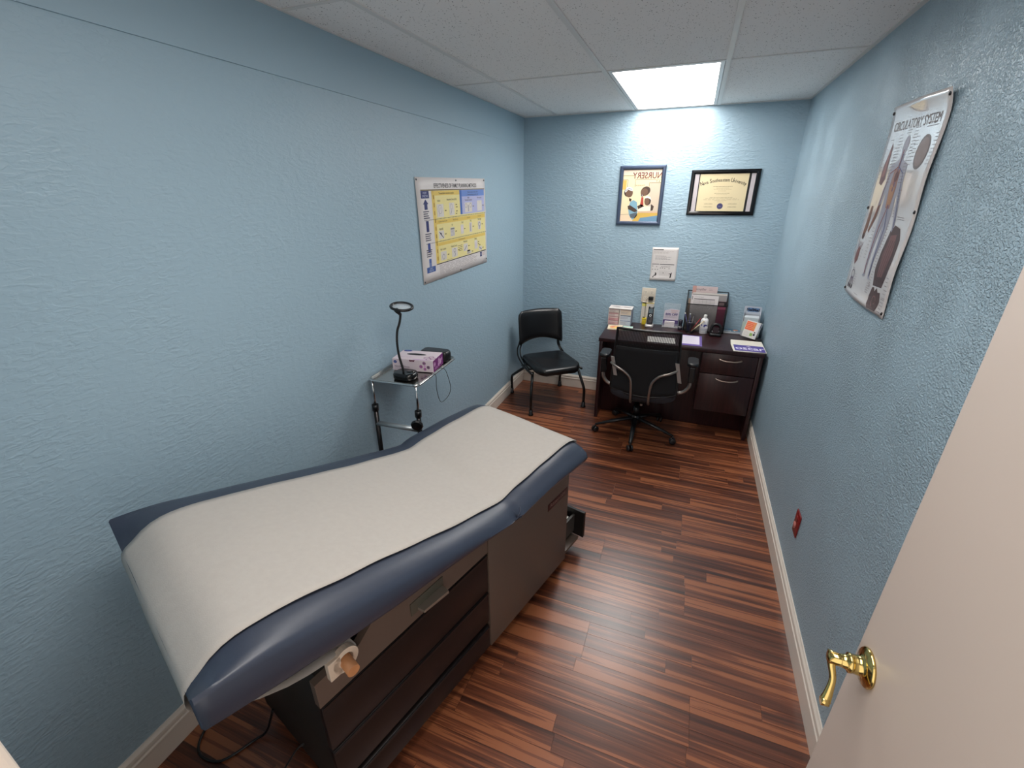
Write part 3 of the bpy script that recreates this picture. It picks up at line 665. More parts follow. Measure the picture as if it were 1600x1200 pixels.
for s in (-1, 1):
    for dx, dy, r in ((0, 0, .0075), (-.020, .012, .0065)):
        bm = newbm(); add_tube(bm, smooth_path([(s * (.196 + dx * .5), -.185 + dy, .60), (s * (.206 + dx), -.205 + dy, .52), (s * (.218 + dx), -.215 + dy * 1.5, .47), (s * (.232 + dx), -.16 + dy * 2, .42), (s * (.236 + dx), -.04 + dy * 2, .385), (s * (.236 + dx), .10, .378)], 5), r, 8)
        obj('back_tube', bm, M_BLKM, vc)
    bm = newbm(); add_tube(bm, fillet([(s * .238, -.03, .372), (s * .238, .24, .376)], .02), .010, 8); obj('seat_rail', bm, M_BLKM, vc)
    for yy, sy in ((.268, 1), (-.262, -1)):
        top = (s * .218, .190, .380) if sy > 0 else (s * .236, .03, .372)
        bm = newbm(); add_tube(bm, fillet([top, (s * .262, yy, .185 if sy > 0 else .185), (s * .262, yy, .02)], .035, 5), .0125, 10); lg = obj('leg', bm, M_BLKM, vc)
        bm = newbm(); add_lathe(bm, [(0, 0), (.023, 0), (.024, .010), (.018, .016), (.0165, .05), (.013, .052), (0, .052)], 16, Matrix.Translation((s * .262, yy, .0005))); obj('foot', bm, M_BLK, lg)
for y in (.10, -.02):
    bm = newbm(); add_tube(bm, [(-.238, y, .374), (.238, y, .374)], .009, 8); obj('cross_tube', bm, M_BLKM, vc)

# ================================================================ DESK
DX0, DX1, DYF, DZ = .888, 2.120, -.610, .735
dk = thing('desk', 'dark espresso wood desk with a hanging drawer pedestal against the back wall', 'desk', ((DX0 + DX1) / 2, -.31, 0))
ox, oy = (DX0 + DX1) / 2, -.31
def db(x0, x1, y0, y1, z0, z1): return (x0 - ox, x1 - ox, y0 - oy, y1 - oy, z0, z1)
boxobj('desktop', db(DX0, DX1, DYF, -.018, .705, DZ), M_DESK, dk, .003)
boxobj('side_panel', db(DX0 + .006, DX0 + .034, DYF + .008, -.020, 0, .7045), M_DESK, dk, .002)
boxobj('side_panel', db(DX1 - .034, DX1 - .006, DYF + .008, -.020, 0, .7045), M_DESK, dk, .002)
boxobj('modesty_panel', db(DX0 + .035, DX1 - .035, -.435, -.417, .002, .7045), M_DESK, dk, .001)  # brought forward and down to the floor to stand in for deep shade
boxobj('pedestal', db(1.694, 2.084, DYF + .030, -.436, .208, .7035), M_DESK, dk, .002)
for z0, z1, hz_ in ((.538, .700, .658), (.214, .532, .495)):
    d = boxobj('drawer', db(1.696, 2.082, DYF + .008, DYF + .0295, z0, z1), M_DESK, dk, .002)
    bm = newbm(); cx = 1.896 - ox; yy = DYF + .008 - oy
    P = smooth_path([(cx - .077, yy + .001, hz_ + .004), (cx - .070, yy - .014, hz_ + .002), (cx - .035, yy - .024, hz_ - .003), (cx, yy - .026, hz_ - .004), (cx + .035, yy - .024, hz_ - .003), (cx + .070, yy - .014, hz_ + .002), (cx + .077, yy + .001, hz_ + .004)], 4)
    add_tube(bm, P, .0065, 8, flatten=.8); obj('handle', bm, mat('champagne_metal', (170, 152, 140), .3, metal=.8), d)

# ================================================================ OFFICE CHAIR
CX, CY = 1.262, -.762
oc = thing('office_chair', 'black mesh-back office chair with silver back bars pushed up to the desk', 'chair', (CX, CY, 0))
def C(x, y, z): return (x - CX, y - CY, z)
def cbx(x0, x1, y0, y1, z0, z1): return (x0 - CX, x1 - CX, y0 - CY, y1 - CY, z0, z1)
bm = newbm(); add_lathe(bm, [(0, .085), (.034, .085), (.040, .105), (.034, .150), (.024, .165), (0, .165)], 20); obj('hub', bm, M_BLK, oc)
bm = newbm(); add_lathe(bm, [(0, .16), (.026, .16), (.026, .24), (.015, .24), (.014, .335), (0, .335)], 16); obj('gas_lift', bm, M_BLKM, oc)
for k in range(5):
    a = math.radians(271 + 72 * k); d = Vector((math.cos(a), math.sin(a), 0)); Rr = .322
    bm = newbm(); add_tube(bm, [d * .02 + Vector((0, 0, .135)), d * .14 + Vector((0, 0, .112)), d * Rr + Vector((0, 0, .068))], [.023, .020, .013], 8, flatten=.7); lg = obj('base_arm', bm, M_BLK, oc)
    n_ = Vector((-d.y, d.x, 0)); bm = newbm()
    ca = a + .5; ax = Vector((-math.sin(ca), math.cos(ca), 0)); cc = d * Rr + Vector((0, 0, .0262))
    for sd_ in (-1, 1):
        q = Vector((0, 0, 1)).rotation_difference(ax).to_matrix().to_4x4()
        add_lathe(bm, [(0, -.008), (.021, -.008), (.0255, -.004), (.0255, .004), (.021, .008), (0, .008)], 16, Matrix.Translation(cc + ax * (.0135 * sd_)) @ q)
    add_tube(bm, [cc + Vector((0, 0, .012)), d * Rr + Vector((0, 0, .07))], .006, 8)
    obj('caster', bm, mat('caster_black', (26, 25, 27), .3), lg)
M_GREYF = mat('charcoal_fabric', (46, 46, 52), .85, bump=(500, .3, .001))
secs = []
for z, sx, sy, yo in ((.345, .60, .62, 0), (.365, .86, .86, 0), (.385, .97, .97, 0), (.43, 1, 1, 0), (.455, .98, .98, 0), (.466, .90, .92, 0)):
    secs.append([Vector((x * sx + 1.300 - CX, y * sy - .735 - CY, z - .022 * math.cos(min(1, abs(x) / .25) * PI / 2) * (1 if z < .39 else 0.3) + .012 * (y / .23) ** 2)) for x, y in rrect(.50, .47, .10, 6)])
obj('seat', cushion_bm(secs), M_GREYF, oc, 'charcoal fabric seat')
bm = newbm(); add_box(bm, *cbx(1.20, 1.33, -.86, -.66, .315, .350), bev=.008); obj('tilt_mechanism', bm, M_BLK, oc)
bm = newbm(); add_tube(bm, [C(1.306, -.90, .330), C(1.306, -.925, .328)], .009, 10); obj('tension_knob', bm, M_SIL, oc)
# back frame outline
def backc(u, v):       # u -1..1 left to right; v 0..1 bottom to top
    x = 1.302 + u * (.240 - .024 * v) ; z = .455 + .487 * v - .030 * (1 - u * u) * (1 - v) ** 3 * 1.2
    y = -.945 - .050 * v - .022 * (1 - u * u) + .030 * math.sin(PI * v) * .3
    return Vector(C(x, y, z))
bm = newbm(); loop = []
ins = lambda u, v: backc(u, v)
for k in range(25): loop.append(backc(-1 + 2 * k / 24, 0))
for k in range(1, 16): loop.append(backc(1, k / 16))
for k in range(25): loop.append(backc(1 - 2 * k / 24, 1))
for k in range(1, 16): loop.append(backc(-1, 1 - k / 16))
add_tube(bm, loop, .0105, 8, closed=True, flatten=.9); bf = obj('back_frame', bm, M_BLK, oc)
mm = D.materials.new('black_mesh_fabric'); mm.use_nodes = True; nt = mm.node_tree; b = nt.nodes['Principled BSDF']; b.inputs['Base Color'].default_value = lin((16, 15, 17)); b.inputs['Roughness'].default_value = .8
g = nt.nodes.new('ShaderNodeNewGeometry'); wv = nt.nodes.new('ShaderNodeTexWave'); wv.bands_direction = 'X'; wv.inputs['Scale'].default_value = 55; wv.inputs['Distortion'].default_value = .3
nt.links.new(g.outputs['Position'], wv.inputs['Vector']); mt = nt.nodes.new('ShaderNodeMath'); mt.operation = 'GREATER_THAN'; mt.inputs[1].default_value = .30; nt.links.new(wv.outputs['Fac'], mt.inputs[0]); nt.links.new(mt.outputs[0], b.inputs['Alpha'])
def backpatch(name, v0, v1, u0, u1, m, off=0, th=.0012, n=(20, 12)):
    bm = newbm(); g_ = {}
    for i in range(n[0] + 1):
        for j in range(n[1] + 1):
            for s_ in (0, 1): g_[i, j, s_] = bm.verts.new(backc(u0 + (u1 - u0) * i / n[0], v0 + (v1 - v0) * j / n[1]) + Vector((0, off - th * s_, 0)))
    for i in range(n[0]):
        for j in range(n[1]):
            for s_ in (0, 1): f = bm.faces.new((g_[i, j, s_], g_[i + 1, j, s_], g_[i + 1, j + 1, s_], g_[i, j + 1, s_])); f.smooth = True
    for i in range(n[0]):
        for j in (0, n[1]): bm.faces.new((g_[i, j, 0], g_[i + 1, j, 0], g_[i + 1, j, 1], g_[i, j, 1]))
    for j in range(n[1]):
        for i in (0, n[0]): bm.faces.new((g_[i, j, 0], g_[i, j + 1, 0], g_[i, j + 1, 1], g_[i, j, 1]))
    return obj(name, bm, m, oc)
backpatch('back_mesh', .70, .995, -.985, .985, mm, th=.0008)
backpatch('back_pad', .01, .715, -.985, .985, mat('black_fabric', (20, 19, 22), .85, bump=(400, .2, .001)), off=.006, th=.016)
for pts in ([(1.058, -.99, .672), (1.11, -1.025, .652), (1.165, -1.035, .628), (1.212, -1.03, .575), (1.224, -1.02, .48), (1.226, -.985, .375), (1.226, -.90, .345)],
            [(1.530, -.99, .664), (1.48, -1.025, .645), (1.415, -1.035, .622), (1.368, -1.03, .560), (1.357, -1.02, .47), (1.357, -.985, .375), (1.357, -.90, .345)]):
    bm = newbm(); add_tube(bm, smooth_path([C(*q) for q in pts], 5), .0095, 10); obj('back_bar', bm, M_SIL, oc, 'silver bar up the outside of the back')
for x0, x1 in ((1.066, 1.090), (1.520, 1.500)):
    dxx = .030 if x0 < 1.3 else .034
    bm = newbm(); vv = [C(x0 - .012, -1.000, .722), C(x0 + .014, -1.006, .722), C(x0 + .014 + dxx * (1 if x0 < 1.3 else 1), -.992, .572), C(x0 - .012 + dxx, -.986, .572)]
    A_ = [bm.verts.new(v) for v in vv]; B_ = [bm.verts.new(Vector(v) + Vector((0, .010, 0))) for v in vv]
    bm.faces.new(A_); bm.faces.new(B_[::-1])
    for i in range(4): bm.faces.new((A_[i], A_[(i + 1) % 4], B_[(i + 1) % 4], B_[i]))
    obj('bracket', bm, mat('silver_bracket', (186, 182, 178), .4, metal=.5), oc)
for s in (-1, 1):
    ax_ = 1.305 + s * .322 + (.004 if s < 0 else .003)
    bm = newbm(); rgs = [[Vector(C(ax_ + x * k, -.815 + y * k, z)) for x, y in rrect(.078, .170, .030, 5)] for z, k in ((.668, .9), (.673, 1), (.690, 1), (.697, .9))]
    add_loft(bm, rgs); obj('armrest', bm, M_BLK, oc)
    bm = newbm(); add_box(bm, *cbx(ax_ - .020, ax_ + .020, -.895, -.835, .545, .668), bev=.006); ap = obj('arm_post', bm, M_BLK, oc)
    bm = newbm(); add_tube(bm, fillet([C(ax_, -.865, .575), C(ax_, -.865, .505), C(ax_ - s * .035, -.865, .455), C(ax_ - s * .095, -.865, .438)], .05, 6), .0165, 10, flatten=.8); obj('arm_bracket', bm, M_SIL, oc)

# ================================================================ WALL THINGS
def pins(pr, parent, pts, col=(90, 92, 96)):
    for u, v in pts:
        c = pr.M(pr.P(u, v, 6)); bm = newbm(); q = Vector((0, 0, 1)).rotation_difference(pr.N).to_matrix().to_4x4()
        add_lathe(bm, [(0, -.004), (.0055, -.002), (.0055, .001), (.003, .0028), (0, .003)], 10, Matrix.Translation(c) @ q); obj('push_pin', bm, mat('pin_%d' % col[0], col, .3, metal=.4), parent)
# 1. family planning poster on the left wall
po1 = thing('wall_poster', 'yellow and blue chart poster on the left wall, headed EFFECTIVENESS OF FAMILY PLANNING METHODS', 'poster', (0, -1.36, 1.62))
def curl1(u, v): return .004 + .004 * math.sin(PI * v) * (1 - u) + .014 * max(0, u - .9) * 10 * .2 * (1 - abs(v - .55))
W1, H1 = .945, .60
V1 = Vector((0, .012, 1))
p = Print((-.0 + .0005, -.448, -.298), (0, 1, .018), (0, -.018, 1), W1, H1, curl=curl1)
sheet('paper', p, .0012, mat('poster_paper', (222, 216, 214), .45), po1)
YE, YD, NV, LB, GY_ = (232, 219, 152), (226, 196, 100), (40, 46, 104), (150, 164, 214), (84, 80, 72)
p.text(.50, .543, .034, 'EFFECTIVENESS OF FAMILY PLANNING METHODS', (52, 44, 48), 2, sx=.80, bold=.0006)
p.rect(.045, .528, .93, .534, (110, 92, 48), 1)
p.rect(.165, .10, .925, .527, YE, 1)
for a, b in ((.500, .527), (.335, .36), (.205, .225)): p.rect(.165, a, .925, b, YD, 2)
p.rect(.165, .10, .200, .527, YD, 2); p.rect(.168, .10, .173, .527, (240, 216, 120), 3)
p.rect(.53, .375, .56, .527, (66, 104, 176), 3); p.rect(.56, .375, .922, .527, (178, 180, 216), 3); p.rect(.56, .487, .922, .527, (110, 140, 204), 4)
for (u, v, s_, t_) in ((.35, .507, .016, 'The most effective methods are reversible'), (.735, .509, .013, 'Permanent methods are intended to be final'), (.735, .494, .013, 'Counsel before choosing a permanent method'), (.245, .465, .018, 'Implant'), (.415, .468, .018, 'Intrauterine Device (IUD)'), (.66, .473, .016, 'Female'), (.66, .459, .014, 'Tubal occlusion by surgery'), (.84, .469, .016, 'Male vasectomy'), (.25, .30, .018, 'Injectable'), (.40, .312, .018, 'Pill'), (.55, .318, .018, 'Patch'), (.68, .322, .018, 'Ring'), (.83, .322, .018, 'Diaphragm'), (.28, .345, .013, 'Get repeat injections on time'), (.45, .345, .013, 'Take a pill each day'), (.65, .345, .013, 'Keep in place'), (.83, .345, .013, 'Use each time'), (.26, .175, .018, 'Male Condom'), (.41, .178, .018, 'Female Condom'), (.58, .19, .018, 'Withdrawal'), (.75, .192, .018, 'Sponge'), (.53, .213, .013, 'Use correctly every time')):
    p.text(u, v, s_, t_, GY_, 5, sx=.72)
WB_ = (216, 210, 202)
for u, v, w_, h_ in ((.215, .375, .085, .075), (.375, .378, .07, .075), (.60, .385, .115, .062), (.80, .385, .08, .07), (.215, .245, .07, .05), (.37, .248, .06, .055), (.52, .25, .045, .06), (.655, .25, .045, .065), (.80, .255, .055, .06), (.225, .112, .075, .055), (.375, .112, .08, .06), (.55, .13, .065, .05), (.73, .125, .05, .06), (.80, .105, .06, .03), (.60, .105, .07, .018)): p.rect(u, v, u + w_, v + h_, WB_, 4)
GR = (150, 146, 158)
p.ring(.255, .42, .022, .024, .0025, GR, 5); p.pline([(.235, .38), (.245, .41), (.26, .43)], .003, GR, 5); p.ring(.405, .43, .012, .015, .0025, GR, 5); p.pline([(.39, .382), (.402, .40), (.408, .41)], .004, (120, 116, 130), 5)
for x in (.62, .69): p.ring(x, .428, .013, .012, .003, GR, 5)
p.pline([(.655, .39), (.655, .43)], .012, GR, 5); p.pline([(.84, .39), (.845, .425), (.838, .45)], .006, GR, 5); p.line((.225, .288), (.275, .248), .006, (70, 70, 82), 5); p.line((.238, .28), (.25, .27), .012, (40, 40, 60), 6)
p.lines(.375, .25, .425, .29, 5, .003, GR, 5, 0, False); p.rect(.375, .29, .428, .299, (120, 120, 110), 5); p.ell(.54, .28, .014, .02, (226, 214, 220), 5); p.line((.675, .255), (.675, .31), .009, GR, 5); p.ring(.826, .292, .014, .012, .004, (110, 108, 118), 5); p.line((.826, .28), (.826, .258), .01, GR, 5)
p.ring(.26, .133, .013, .014, .004, GR, 5); p.ring(.415, .155, .012, .01, .003, (110, 108, 118), 5); p.pline([(.41, .145), (.425, .13), (.41, .115)], .006, GR, 5); p.line((.56, .135), (.6, .165), .008, GR, 5); p.ell(.755, .155, .013, .016, (206, 196, 204), 5); p.line((.81, .13), (.85, .11), .01, GR, 5)
p.rect(.605, .122, .65, .131, (36, 30, 34), 6); p.lines(.605, .104, .66, .12, 3, .0022, GY_, 6)
for u, v in ((.325, .41), (.475, .44), (.48, .425), (.478, .40), (.47, .385), (.735, .42), (.90, .42), (.305, .27), (.45, .275), (.58, .28), (.72, .285), (.875, .29), (.325, .14), (.475, .15), (.635, .16), (.80, .17), (.80, .155), (.82, .145), (.875, .12), (.69, .115)): p.rect(u - .01, v - .003, u + .01, v + .003, (120, 106, 60), 5)
p.lines(.30, .112, .38, .1, 1, .002, GY_, 5); 
for k in range(4): p.rect(.46 + .006 * k, .175 - .011 * k, .53, .178 - .011 * k, (110, 96, 60), 5)
def dots(v0, v1):
    for k in range(52): u = .06 + (.925 - .06) * k / 51; v = v0 + (v1 - v0) * k / 51; p.rect(u, v - .0025, u + .007, v + .0025, (60, 52, 44), 7)
dots(.366, .366); dots(.232, .232)
p.rect(.165, .094, .925, .099, (60, 44, 36), 6)
p.rect(.045, .487, .135, .527, NV, 2); p.text(.09, .510, .016, 'MOST', (200, 204, 226), 3); p.text(.09, .493, .016, 'EFFECTIVE', (200, 204, 226), 3, sx=.85)
p.poly([(.09, .482), (.060, .455), (.073, .455), (.073, .425), (.107, .425), (.107, .455), (.120, .455)], NV, 2)
p.rect(.075, .300, .105, .362, NV, 2); p.rect(.075, .185, .105, .235, (60, 76, 146), 2)
p.rect(.077, .09, .105, .118, (110, 128, 178), 2); p.rect(.077, .118, .105, .142, (84, 104, 166), 2)
for v in (.372, .246, .152): p.lines(.055, v, .125, v + .048, 4, .0065, (96, 92, 104), 2, .3, False)
for k in range(9): p.rect(.182, .12 + k * .045, .190, .143 + k * .045, (150, 112, 40), 4)
p.rect(.045, .060, .150, .094, (62, 88, 150), 2); p.text(.0975, .079, .014, 'LEAST', (200, 210, 230), 3); p.text(.0975, .065, .014, 'EFFECTIVE', (200, 210, 230), 3, sx=.85)
p.rect(.82, .058, .852, .090, NV, 3); p.text(.836, .068, .018, 'CDC', (210, 214, 230), 4, sx=.7); p.lines(.86, .062, .91, .086, 3, .003, (200, 160, 150), 3)
p.lines(.20, .028, .80, .088, 9, .0022, (170, 160, 160), 2, .15)
p.done('chart_print', po1)
pins(p, po1, ((.012, .588), (.49, .585), (.93, .588), (.012, .012), (.49, .012), (.93, .03)))
# 2. circulatory system poster on the right wall
po2 = thing('wall_poster', 'tall glossy anatomy chart on the right wall, headed CIRCULATORY SYSTEM, with curling edges', 'poster', (W, -2.088, 1.775))
def curl2(u, v): return .0055 + .020 * max(0, (v - .90) / .10) ** 2 * (1 - .75 * abs(u - .62) / .62) + .006 * math.sin(PI * v * 2.3) ** 2 * (.3 + .7 * u) + .012 * max(0, (.06 - v) / .06) ** 2 * math.sin(PI * u)
W2, H2 = .478, .676
p = Print((-.0004, .236, -.330), (0, -1, -.030), (0, -.01, 1), W2, H2, curl=curl2)
M_GLOSS = mat('gloss_poster', (206, 200, 198), .16, coat=.6)
sheet('paper', p, .0010, M_GLOSS, po2, (16, 48))
K1, K2, K3, K4 = (96, 84, 90), (128, 108, 110), (150, 152, 166), (118, 82, 66)
p.text(.24, .592, .042, 'CIRCULATORY SYSTEM', (104, 96, 96), 3, sx=.88)
def blob(pts, col, l=2): p.poly([(a * W2, b * H2) for a, b in pts], col, l)
for (u, v, ru, rv, c) in ((.78, .76, .10, .075, (104, 94, 94)), (.78, .76, .085, .062, (122, 106, 104))): p.ell(u * W2, v * H2, ru * W2, rv * H2, c, 2 if ru > .09 else 3, 18)
blob([(.17, .82), (.20, .80), (.22, .70), (.24, .64), (.19, .61), (.13, .62), (.12, .70), (.15, .76)], (106, 72, 76)); blob([(.165, .79), (.19, .77), (.20, .66), (.15, .65)], (140, 92, 90), 3)
# figure
p.ell(.455 * W2, .80 * H2, .048 * W2, .045 * H2, K3, 2, 16)
blob([(.42, .775), (.42, .735), (.30, .710), (.27, .60), (.24, .50), (.20, .40), (.23, .39), (.29, .48), (.33, .58), (.345, .55), (.34, .48), (.345, .36), (.37, .25), (.385, .15), (.35, .135), (.42, .135), (.425, .25), (.44, .36), (.458, .44), (.475, .36), (.49, .25), (.495, .135), (.57, .135), (.53, .15), (.54, .25), (.565, .36), (.57, .48), (.565, .55), (.58, .58), (.62, .48), (.68, .39), (.71, .40), (.67, .50), (.64, .60), (.61, .710), (.49, .735), (.49, .775)], K3)
for pts, c, t_ in (([(.455, .78), (.455, .70), (.46, .60), (.455, .50), (.40, .40), (.395, .25), (.40, .15)], (128, 62, 58), .006), ([(.47, .76), (.475, .62), (.47, .50), (.52, .40), (.52, .25), (.525, .15)], (76, 80, 120), .006), ([(.455, .70), (.33, .67), (.29, .58), (.25, .48), (.22, .41)], (128, 62, 58), .004), ([(.47, .70), (.58, .67), (.62, .58), (.66, .48), (.69, .41)], (76, 80, 120), .004)):
    p.pline([(a * W2, b * H2) for a, b in pts], t_, c, 4)
blob([(.40, .69), (.52, .69), (.53, .60), (.50, .50), (.42, .50), (.39, .60)], (146, 108, 100), 3); p.ell(.475 * W2, .655 * H2, .035 * W2, .026 * H2, (92, 46, 50), 5); blob([(.40, .60), (.43, .62), (.51, .60), (.50, .52), (.43, .51)], (166, 122, 92), 4)
blob([(.25, .50), (.30, .52), (.27, .44), (.20, .36), (.17, .37)], K4, 3)
blob([(.10, .50), (.145, .50), (.155, .38), (.12, .33), (.075, .34), (.085, .42)], K4); p.ell(.11 * W2, .335 * H2, .03 * W2, .018 * H2, (70, 44, 40), 3)
blob([(.10, .275), (.14, .265), (.15, .20), (.10, .17), (.06, .20), (.07, .25)], (116, 76, 74)); 
for k in range(4): p.line(((.075 + k * .022) * W2, .26 * H2), ((.06 + k * .035) * W2, .30 * H2), .004, (110, 84, 96), 3)
blob([(.66, .40), (.72, .43), (.82, .42), (.88, .37), (.89, .28), (.87, .19), (.84, .13), (.66, .12), (.62, .20), (.63, .30)], (76, 58, 60)); blob([(.70, .38), (.80, .39), (.84, .30), (.80, .18), (.70, .17), (.67, .28)], (116, 82, 82), 3)
for k in range(5): p.line(((.68 + k * .04) * W2, .15 * H2), ((.70 + k * .035) * W2, .36 * H2), .0035, (70, 50, 54), 4)
p.ring(.13 * W2, .115 * H2, .035 * W2, .022 * H2, .004, (72, 60, 80), 2)
for dx in (-.045, 0, .045): p.line(((.13 + dx * .5) * W2, .10 * H2), ((.13 + dx) * W2, .055 * H2), .006, (84, 72, 96), 2); p.ell((.13 + dx) * W2, .045 * H2, .016 * W2, .014 * H2, (52, 40, 52), 3)
blob([(.66, .11), (.70, .115), (.72, .095), (.76, .12), (.79, .10), (.84, .105), (.87, .06), (.85, .01), (.70, .005), (.65, .02), (.63, .06)], (82, 62, 62)); p.ring(.75 * W2, .05 * H2, .03 * W2, .022 * H2, .004, (128, 92, 90), 3)
for (u0, v0, u1, v1, n) in ((.28, .62, .37, .86, 16), (.54, .62, .62, .88, 18), (.60, .70, .67, .84, 8), (.90, .70, .96, .84, 9), (.72, .86, .90, .89, 2), (.25, .66, .30, .80, 9), (.04, .64, .10, .80, 9), (.60, .46, .66, .60, 10), (.28, .22, .33, .40, 10), (.56, .20, .62, .44, 16), (.18, .20, .22, .27, 4), (.02, .20, .055, .27, 4), (.09, .145, .16, .155, 1), (.70, .455, .86, .475, 2), (.89, .08, .95, .20, 6), (.52, .06, .61, .12, 5), (.88, .01, .95, .09, 5), (.19, .06, .25, .13, 5), (.02, .06, .07, .12, 4), (.40, .85, .52, .875, 2), (.10, .83, .22, .84, 1), (.30, .02, .42, .03, 1), (.56, .10, .62, .19, 6)):
    p.lines(u0 * W2, v0 * H2, u1 * W2, v1 * H2, n, .0022, (124, 116, 118), 2, .4)
pins(p, po2, ((.010, .655), (.466, .660), (.012, .33), (.466, .34), (.012, .012), (.466, .014)), (40, 38, 42))
p.done('anatomy_print', po2)
# 3. nursery picture
pf = thing('picture_frame', 'blue-grey framed cartoon picture with mirrored NURSERY lettering on the back wall', 'picture', (1.045, 0, 1.815))
FW, FH = .366, .460
def framebm(w, h, f, d, prof=.006):
    bm = newbm(); o = [(-w / 2, -h / 2), (w / 2, -h / 2), (w / 2, h / 2), (-w / 2, h / 2)]
    def ring(inset, y): return [bm.verts.new((x - math.copysign(inset, x), y, z - math.copysign(inset, z))) for x, z in o]
    R_ = [ring(0, -.001), ring(0, -d * .6), ring(f * .3, -d), ring(f * .7, -d), ring(f, -d * .6), ring(f, -.001)]
    for A1, B1 in zip(R_, R_[1:] + R_[:1]):
        for k in range(4): bm.faces.new((A1[k], A1[(k + 1) % 4], B1[(k + 1) % 4], B1[k]))
    return bm
obj('frame', framebm(FW, FH, .030, .024), mat('blue_grey_frame', (72, 84, 106), .28, metal=.3), pf)
boxobj('backing', (-FW / 2 + .02, FW / 2 - .02, -.006, -.001, -FH / 2 + .02, FH / 2 - .02), M_WHITE, pf)
w3, h3 = FW - .058, FH - .058
p = Print((-w3 / 2, -.0062, -h3 / 2), (1, 0, 0), (0, 0, 1), w3, h3)
q = lambda pts: [(a * w3, (1 - b) * h3) for a, b in pts]
CR = (236, 218, 178); p.rect(0, 0, w3, h3, CR, 1)
p.poly(q([(0, 0), (1, 0), (1, .10), (0, .10)]), (232, 212, 190), 2)
p.poly(q([(0, .20), (.10, .20), (.10, .38), (0, .38)]), (222, 180, 92), 2); p.pline(q([(0, .19), (.13, .19), (.13, .36)]), .003, (120, 96, 66), 3)
p.pline(q([(0, .115), (.30, .115)]), .004, (150, 130, 90), 3); p.pline(q([(.33, .33), (.33, .19), (1, .19)]), .003, (130, 112, 84), 3)
p.poly(q([(.72, .26), (1, .26), (1, .82), (.72, .82)]), (206, 190, 168), 2); p.pline(q([(.70, .40), (.70, .255), (1, .255)]), .003, (100, 84, 64), 3)
p.text(.635 * w3, .830 * h3, .066, 'NURSERY', (112, 44, 40), 4, sx=.84, mirror=True, bold=.0008)
p.text(.92 * w3, .755 * h3, .022, 'A T', (50, 40, 36), 4, mirror=True); p.text(.45 * w3, .685 * h3, .016, 'THURSDAY', (110, 96, 70), 4, mirror=True)
SK, SD = (112, 84, 66), (72, 54, 44)
p.poly(q([(.24, .62), (.32, .58), (.42, .62), (.44, .72), (.46, .80), (.44, .93), (.34, .97), (.24, .88), (.20, .75)]), (126, 168, 186), 3)
p.poly(q([(.18, .70), (.24, .68), (.42, .76), (.45, .80), (.38, .82), (.20, .76)]), SD, 4); p.poly(q([(.26, .86), (.44, .82), (.46, .88), (.40, .94), (.28, .93)]), (88, 98, 106), 4)
p.ell(.15 * w3, .57 * h3, .095 * w3, .085 * h3, (28, 22, 22), 4, 16); p.ell(.19 * w3, .56 * h3, .10 * w3, .09 * h3, SK, 5, 16, .2)
p.poly(q([(.07, .40), (.12, .33), (.22, .33), (.29, .37), (.27, .41), (.16, .38), (.09, .44)]), (228, 230, 230), 6); p.pline(q([(.09, .40), (.18, .355), (.27, .38)]), .003, (70, 60, 60), 7)
p.poly(q([(.20, .54), (.27, .56), (.26, .61), (.21, .60)]), SD, 5)
p.ell(.62 * w3, .59 * h3, .13 * w3, .085 * h3, SD, 4, 18, .6); p.ell(.59 * w3, .57 * h3, .10 * w3, .07 * h3, SK, 5, 16, .6); p.ell(.545 * w3, .51 * h3, .035 * w3, .022 * h3, (60, 34, 34), 6); p.ell(.545 * w3, .513 * h3, .015 * w3, .010 * h3, (220, 200, 200), 7)
p.poly(q([(.53, .52), (.58, .53), (.60, .68), (.55, .72), (.51, .68)]), (176, 66, 54), 5)
p.ell(.70 * w3, .40 * h3, .085 * w3, .085 * h3, (40, 28, 26), 5, 16); p.ell(.685 * w3, .39 * h3, .065 * w3, .072 * h3, SK, 6, 16); p.poly(q([(.60, .55), (.66, .50), (.76, .52), (.80, .58), (.70, .54)]), (230, 226, 216), 7)
p.poly(q([(.44, .70), (.54, .66), (.62, .70), (.60, .75), (.48, .77)]), SD, 5); p.poly(q([(.44, .77), (.60, .71), (.80, .70), (.84, .76), (.78, .79), (.50, .80)]), (236, 226, 206), 6); p.poly(q([(.80, .66), (.88, .70), (.86, .78), (.80, .79)]), SD, 7)
p.poly(q([(.47, .80), (1, .80), (1, .83), (.47, .83)]), (214, 180, 150), 6); p.poly(q([(.47, .83), (1, .83), (1, 1), (.33, 1), (.40, .92)]), (214, 176, 86), 4); p.poly(q([(.55, .93), (1, .88), (1, 1), (.50, 1)]), (112, 150, 176), 5); p.pline(q([(0, .87), (.25, .86)]), .003, (180, 150, 130), 3)
p.poly(q([(0, .88), (.26, .88), (.34, 1), (0, 1)]), (240, 214, 180), 2)
p.done('picture_print', pf)
# 4. diploma
df = thing('diploma_frame', 'black framed university diploma on the back wall, right of the cartoon picture', 'diploma', (1.672, 0, 1.836))
DW, DH = .496, .332
obj('frame', framebm(DW, DH, .028, .020), mat('gloss_black_frame', (10, 10, 12), .12), df)
boxobj('backing', (-DW / 2 + .02, DW / 2 - .02, -.006, -.001, -DH / 2 + .02, DH / 2 - .02), M_BLK, df)
w4, h4 = DW - .054, DH - .054
p = Print((-w4 / 2, -.0062, -h4 / 2), (1, 0, 0), (0, 0, 1), w4, h4)
p.rect(0, 0, w4, h4, (16, 14, 16), 1); p.rect(.004, .002, .034, h4 - .002, (196, 188, 190), 2); p.rect(w4 - .034, .002, w4 - .004, h4 - .002, (196, 188, 190), 2)
a0, a1 = .042, w4 - .050; p.rect(a0, .003, a1, h4 - .003, (222, 206, 166), 2); ac = (a0 + a1) / 2
txt = 'Nova Southeastern University'; Rr = .42; tot = .33
